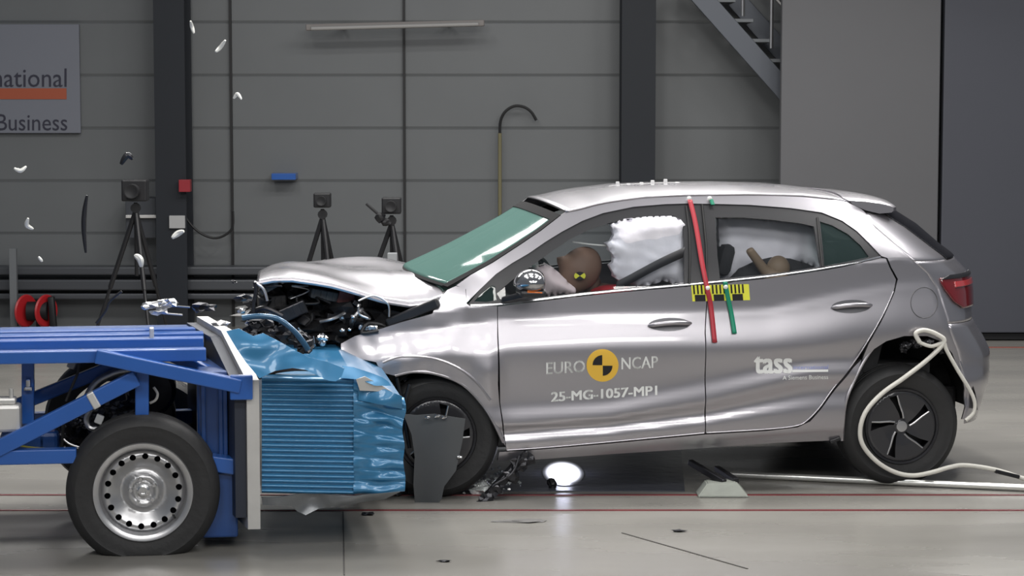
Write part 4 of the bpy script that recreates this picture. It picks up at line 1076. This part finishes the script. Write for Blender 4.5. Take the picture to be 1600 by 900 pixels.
# debris under car and around
def chunk(name, px, py, s, m, label, cat, seed, grp=None):
    bm = bmesh.new(); g = ground(px, py); crumple(bm, (g.x, g.y, s[2]*.9), s, seed, 2, .45, 2.5)
    return tag(frombm(name, bm, m), label, cat, grp)
chunk('plastic_fragment', 862, 764, (.022, .02, .028), BLK, 'dark plastic fragment standing beside the floodlight glare in front of the sill', 'debris', 1)
chunk('plastic_fragment', 1060, 831, (.03, .015, .006), DARKMET, 'small dark chip on bare floor below the wedge bracket', 'debris', 2)
chunk('plastic_fragment', 694, 878, (.03, .01, .005), DARKMET, 'thin dark chip lying on the floor at bottom centre of the photo', 'debris', 3)
chunk('plastic_fragment', 575, 805, (.03, .015, .008), DARKMET, 'dark chip on the red track just below the blue barrier block', 'debris', 4)
chunk('plastic_fragment', 812, 815, (.12, .04, .004), mat('grey_patch', (.15, .145, .14), .5), 'flat grey scrap on the floor below the torn strut', 'debris', 5)
chunk('glass_heap', 752, 772, (.05, .04, .03), mat('clear_shards', (.7, .73, .72), .1, .2, 1, .3, 30, .8, 90), 'heap of glittering glass crumbs behind the front tyre by the strut', 'debris', 6)
bm = bmesh.new()
for k in range(150):
    g = ground(rnd.gauss(748, 22), rnd.uniform(752, 782)); q = rnd.uniform(.006, .02)
    add_box(bm, (g.x, g.y+.12, q*.4 + abs(rnd.gauss(0, .04))*max(0, 1-abs(g.x+.18)*3)), (q, q*.8, q*.5), Matrix.Rotation(rnd.uniform(0, 3), 3, 'X') @ Matrix.Rotation(rnd.uniform(0, 3), 3, 'Z'))
o = tag(frombm('glass_crumbs', bm, MATS['clear_shards']), 'scatter of glittering glass crumbs on the floor between the front tyre and the torn strut', 'debris'); o['kind'] = 'stuff'
# ================================================================== BACKGROUND THINGS
DB = 17.0
# sign panel
sg = thing('wall_sign', 'pale grey wall sign with orange stripe and partly visible dark lettering', 'sign')
yw = WY-.06
def wbox(name, px0, py0, px1, py1, y, th, m, parent=None, bev=.004):
    a = at(px0, py0, y); b = at(px1, py1, y); bm = bmesh.new(); add_box(bm, ((a.x+b.x)/2, y+th/2, (a.z+b.z)/2), (abs(b.x-a.x), th, abs(b.z-a.z)), None, bev)
    return frombm(name, bm, m, parent)
wbox('sign_board', -200, 38, 126, 208, yw, .04, mat('sign_face', (.19, .20, .235), .5), sg)
wbox('stripe', -200, 138, 104, 155, yw-.006, .006, mat('orange_print', (.40, .09, .04), .5), sg, 0)
def wtext(body, px1, pyb, hpx, wpx, m, par):
    vs, fs, (a, b, c, d) = textmesh(body, 1, .0)
    me = bpy.data.meshes.new('lettering'); me.from_pydata([tuple(at(px1 - wpx + (v.x-a)*wpx/(b-a), pyb - (v.y-c)*hpx/(d-c), yw-.004)) for v in vs], [], fs); me.update()
    o = link('lettering', me, m, par); md = o.modifiers.new('t', 'SOLIDIFY'); md.thickness = .003
NAV = mat('navy_print', (.03, .03, .05), .6)
wtext('international', 104, 136, 29, 188, NAV, sg); wtext('A Siemens Business', 105, 204, 26, 262, NAV, sg)
# light tube fixture on wall
lf = thing('tube_light', 'long unlit pale tube light fitting high on the back wall', 'light fitting')
a = at(478, 43, WY-.3); b = at(757, 36, WY-.3); bm = bmesh.new(); beam(bm, a, b, .07, .055, .01); frombm('light_housing', bm, mat('fixture_beige', (.24, .22, .21), .5), lf)
bm = bmesh.new(); tube(bm, [a+Vector((.05, -.05, -.01)), b+Vector((-.05, -.05, -.01))], .018, 10); frombm('tube', bm, mat('tube_white', (.36, .35, .34), .4), lf, True)
bm = bmesh.new()
for t in (.2, .8): p = a.lerp(b, t); beam(bm, p, p+Vector((0, .28, 0)), .03, .03)
frombm('wall_bracket', bm, DARKMET, lf)
# hook hose
hk = thing('wall_standpipe', 'thin yellow pipe with curved black hook end on the wall above the windscreen', 'pipe')
bm = bmesh.new(); tube(bm, spline([at(px, py, WY-.12) for px, py in ((781, 210), (782, 190), (789, 175), (803, 166), (818, 167), (830, 175), (838, 188))], 6), .012, 8); frombm('hook', bm, SEAL, hk, True)
p = at(781, 208, WY-.12); bm = bmesh.new(); tube(bm, [p, (p.x, p.y, .0)], .016, 8); frombm('pipe', bm, mat('dull_yellow', (.20, .18, .10), .6), hk, True)
# stairs
stc = thing('steel_staircase', 'dark steel staircase descending behind the tall grey door leaf', 'staircase')
ys = WY-.7
bm = bmesh.new()
for (p, q) in (((1060, -25), (1260, 190)), ((1110, -25), (1300, 150))):
    pass
A0 = at(1078, -25, ys); A1 = at(1300, 225, ys)
beam(bm, A0, A1, .05, .16, .004); frombm('stringer', bm, mat('stair_steel', (.11, .12, .14), .45, .3), stc)
B0 = at(1078, -25, ys+.0); bm = bmesh.new(); off = Vector((at(1130, 0, ys).x-at(1090, 0, ys).x, .75, .0)); 
A2 = at(1128, -25, ys+.55); A3 = at(1350, 225, ys+.55); beam(bm, A2, A3, .05, .16, .004); frombm('stringer', bm, MATS['stair_steel'], stc)
for k in range(9):
    t = k/8; p = A0.lerp(A1, t); bm = bmesh.new(); add_box(bm, (p.x+.10, ys+.28, p.z+.03), (.26, .56, .03), None, .004); frombm('step', bm, mat('step_steel', (.16, .17, .18), .5, .3), stc)
bm = bmesh.new()
for zz in (.45, .85): tube(bm, [A0+Vector((.2, .0, zz)), A1+Vector((.2, .0, zz))], .02, 8)
for k in range(6): p = A0.lerp(A1, k/5); tube(bm, [p+Vector((.2, 0, 0)), p+Vector((.2, 0, .85))], .016, 8)
frombm('handrail', bm, STEEL, stc, True)
# tripods
def tripod(px, py, Y, label, sp=.35, hpx=0, m=BLK):
    h = at(px, py, Y); t = thing('tripod', label, 'tripod', (h.x, Y, 0), 0, 'camera tripods along the back wall')
    for k in range(3):
        a = math.radians(-90 + 120*k + 25); bm = bmesh.new(); top = Vector((0, 0, h.z-.02)); bot = Vector((sp*math.cos(a), sp*math.sin(a), .012)); mid = top.lerp(bot, .5)
        tube(bm, [top + (bot-top)*.0, mid], .018, 8); tube(bm, [mid, bot], .012, 8); lathe(bm, [(0, 0), (.02, 0), (.02, .02), (0, .02)], 8, c=bot)
        frombm('leg', bm, m, t, True)
    bm = bmesh.new(); tube(bm, [(0, 0, h.z-.5), (0, 0, h.z+.04)], .014, 8); lathe(bm, [(0, 0), (.035, 0), (.035, .05), (0, .05)], 12, c=(0, -.025, h.z)); frombm('centre_column', bm, m, t, True)
    return t, h
def camera_on(h, label, s=1.0, m=BLK, dirx=1):
    t = thing('video_camera', label, 'camera', (h.x, h.y, h.z+.052), 0, 'cameras on the tripods')
    bm = bmesh.new(); add_box(bm, (0, 0, .06*s), (.14*s, .12*s, .12*s), None, .01); frombm('camera_body', bm, m, t)
    bm = bmesh.new(); lathe(bm, [(0, 0), (.035*s, 0), (.04*s, .04), (.04*s, .10*s), (.032*s, .10*s), (0, .08*s)], 20)
    bmesh.ops.rotate(bm, verts=bm.verts, cent=(0, 0, 0), matrix=Matrix.Rotation(math.pi/2*-dirx if False else math.pi, 3, 'Z')); bmesh.ops.translate(bm, verts=bm.verts, vec=(0, -.05*s, .06*s)); frombm('lens', bm, m, t, True)
    return t
t1, h1 = tripod(504, 335, DB, 'black tripod in the middle of the back wall behind the bonnet', .34); camera_on(h1, 'small black camera on the tripod left of the standpipe', .9)
t2, h2 = tripod(612, 345, DB-.3, 'black tripod with boom arm behind the windscreen base', .38); camera_on(h2, 'camera on the boom arm tripod near the windscreen', 1.0)
bm = bmesh.new(); beam(bm, at(572, 318, DB-.35), at(606, 348, DB-.35), .025, .02); crumple(bm, at(594, 340, DB-.4), (.04, .03, .04), 3, 2, .2); crumple(bm, at(603, 347, DB-.4), (.04, .03, .03), 5, 2, .2); frombm('boom_arm', bm, BLK, t2).matrix_parent_inverse = Matrix.Translation(-t2.location)
t3, h3 = tripod(212, 325, DB-.2, 'black tripod at left in front of the dark column', .4); camera_on(h3, 'dark camera on the leftmost tripod', 1.3)
# grey post near 612
a = at(613, 395, DB-.6); bm = bmesh.new(); add_box(bm, (a.x, DB-.6, a.z/2), (.07, .07, a.z), None, .006); add_box(bm, (a.x, DB-.6, .01), (.2, .2, .02)); tag(frombm('steel_post', bm, mat('post_pale', (.28, .29, .30), .5)), 'short grey square post behind the bonnet beside the boom tripod', 'post')
# blue box on wall + red box on column etc
wbox('blue_case', 424, 271, 462, 281, WY-.2, .2, BLUE); tag(bpy.data.objects['blue_case'], 'slim blue case fixed on the wall above the middle tripod', 'box')
rb = wbox('red_switch_box', 279, 281, 297, 300, WY-.62, .1, mat('red_box', (.30, .02, .03), .4)); tag(rb, 'small red switch box on the dark left column', 'box')
wl = wbox('label_plate', 264, 337, 289, 357, WY-.54, .03, mat('label_white', (.42, .42, .42), .5)); tag(wl, 'small white label plate on the dark left column', 'sign')
bm = bmesh.new(); tube(bm, spline([at(px, py, WY-.3) for px, py in ((283, 300), (288, 335), (310, 362), (338, 372), (362, 358), (364, 330))], 6), .010, 8); tag(frombm('wall_cable', bm, SEAL, None, True), 'black cable looping from the red switch box to the wall', 'cable')
# rack at left behind tripod
rk = thing('equipment_rack', 'dark equipment rack on the wall left of the dark column', 'rack')
wbox('rack_body', 196, 310, 244, 372, WY-.35, .3, mat('rack_dark', (.045, .05, .06), .5), rk); wbox('rack_shelf', 196, 336, 244, 341, WY-.40, .3, GALV, rk)
# red hose reel low at left
rl = thing('hose_reel', 'red cable reel low against the wall above the trolley frame', 'reel')
c0_ = at(58, 486, WY-.45)
for k, dx in enumerate((-.07, .07)):
    bm = bmesh.new(); lathe(bm, [(0, 0), (.13, 0), (.14, .012), (.13, .025), (0, .025)], 32); bmesh.ops.rotate(bm, verts=bm.verts, cent=(0, 0, 0), matrix=Matrix.Rotation(math.radians(60), 3, 'Z')); bmesh.ops.translate(bm, verts=bm.verts, vec=c0_+Vector((dx*1.2, 0, 0))); frombm('flange', bm, mat('reel_red', (.4, .015, .02), .4), rl, True)
bm = bmesh.new(); tube(bm, [c0_+Vector((-.08, 0, 0)), c0_+Vector((.09, 0.0, 0))], .08, 16); beam(bm, c0_+Vector((.12, .0, .12)), (c0_.x+.14, c0_.y, 0), .05, .07); beam(bm, c0_+Vector((-.0, .05, 0)), (c0_.x, c0_.y+.06, 0), .04, .04); frombm('reel_stand', bm, BLK, rl, True)
gpst = at(22, 480, WY-.4); bm = bmesh.new(); add_box(bm, (gpst.x, gpst.y, .35), (.06, .06, .7), None, .004); tag(frombm('steel_post', bm, mat('post_grey', (.16, .17, .18), .5)), 'short grey post left of the red cable reel', 'post')
# ================================================================== DEBRIS CAUGHT IN THE AIR
def fly(px, py, Y, pts, r, m, label, name='flying_fragment', flat=False):
    bm = bmesh.new(); P = spline([at(px+a, py+b, Y+rnd.uniform(-.02, .02)) for a, b in pts], 5)
    n = len(P); rs = [r*(.35+.65*math.sin(math.pi*(i+.5)/n)) for i in range(n)]
    tube(bm, P, r, 7, rs=rs); return tag(frombm(name, bm, m, None, True), label, 'debris', 'fragments flying through the air')
SH = mat('pale_shard', (.62, .62, .58), .35)
Y0 = 11.6
fly(300, 42, Y0, [(-2, -9), (0, 0), (3, 10)], .010, SH, 'pale shard in the air just right of the left column, highest of all')
fly(344, 72, Y0, [(8, -9), (0, 2), (-7, 9)], .011, SH, 'slanted pale shard in the air above the red switch box')
fly(32, 264, Y0, [(-10, -1), (0, 3), (9, -4)], .011, SH, 'curled pale shard in the air below the wall sign')
fly(46, 350, Y0, [(-2, -9), (-4, 2), (6, 8)], .012, SH, 'curved pale fragment in the air at far left above the trolley')
fly(134, 350, Y0, [(2, -45), (-2, -20), (-3, 10), (0, 45)], .014, BLK, 'long black strip flying upright left of the leftmost tripod', 'flying_strip')
fly(63, 405, Y0, [(-3, -4), (3, 4)], .008, SH, 'tiny pale chip in the air low at far left')
fly(278, 367, Y0, [(-9, 5), (0, -2), (9, -6)], .016, SH, 'bright crumpled piece in the air in front of the left column')
fly(217, 405, Y0, [(-6, -6), (2, 0), (4, 12)], .018, SH, 'crumpled pale piece in the air in front of the leftmost tripod legs')
fly(371, 151, Y0, [(-6, 3), (0, -4), (6, 4)], .010, SH, 'small pale curl in the air right of the left column')
fly(199, 249, Y0, [(-10, 8), (0, -6), (8, 0)], .018, DARKMET, 'dark crumpled piece flying above the leftmost tripod')
# fragments hanging over the trolley
for i, (px, py, s, m, lb) in enumerate(((235, 478, .03, STEEL, 'crumpled metal bit above the trolley top rail, leftmost of the airborne row'), (262, 474, .035, BRIGHTMET, 'bright metal bit above the trolley with a rod beside it'), (250, 486, .03, GALV, 'pale flat scrap hanging over the blue rails'), (320, 480, .04, DARKMET, 'dark ring shaped metal piece above the front of the trolley'), (345, 508, .03, STEEL, 'shiny fitting just above the sloped aluminium shoulder'), (382, 466, .03, DARKMET, 'dark bit in the air left of the torn bonnet front'), (365, 440, .012, DARKMET, 'tiny dark crumb in the air left of the bonnet tip'))):
    bm = bmesh.new(); crumple(bm, at(px, py, 10.9), (s*1.3, s, s*.6), i+4, 2, .55, 2.5)
    if i in (1, 2): tube(bm, [at(px-15, py+2, 10.9), at(px+35, py+6, 10.9)], .005, 6)
    tag(frombm('flying_fragment', bm, m), lb, 'debris', 'fragments flying through the air')
bm = bmesh.new(); tube(bm, spline([at(px, py, 10.95) for px, py in ((150, 505), (165, 485), (172, 470), (190, 455))], 6), .006, 8); tag(frombm('loose_cable', bm, SEAL, None, True), 'thin dark cable arching up from the trolley top rail', 'cable')
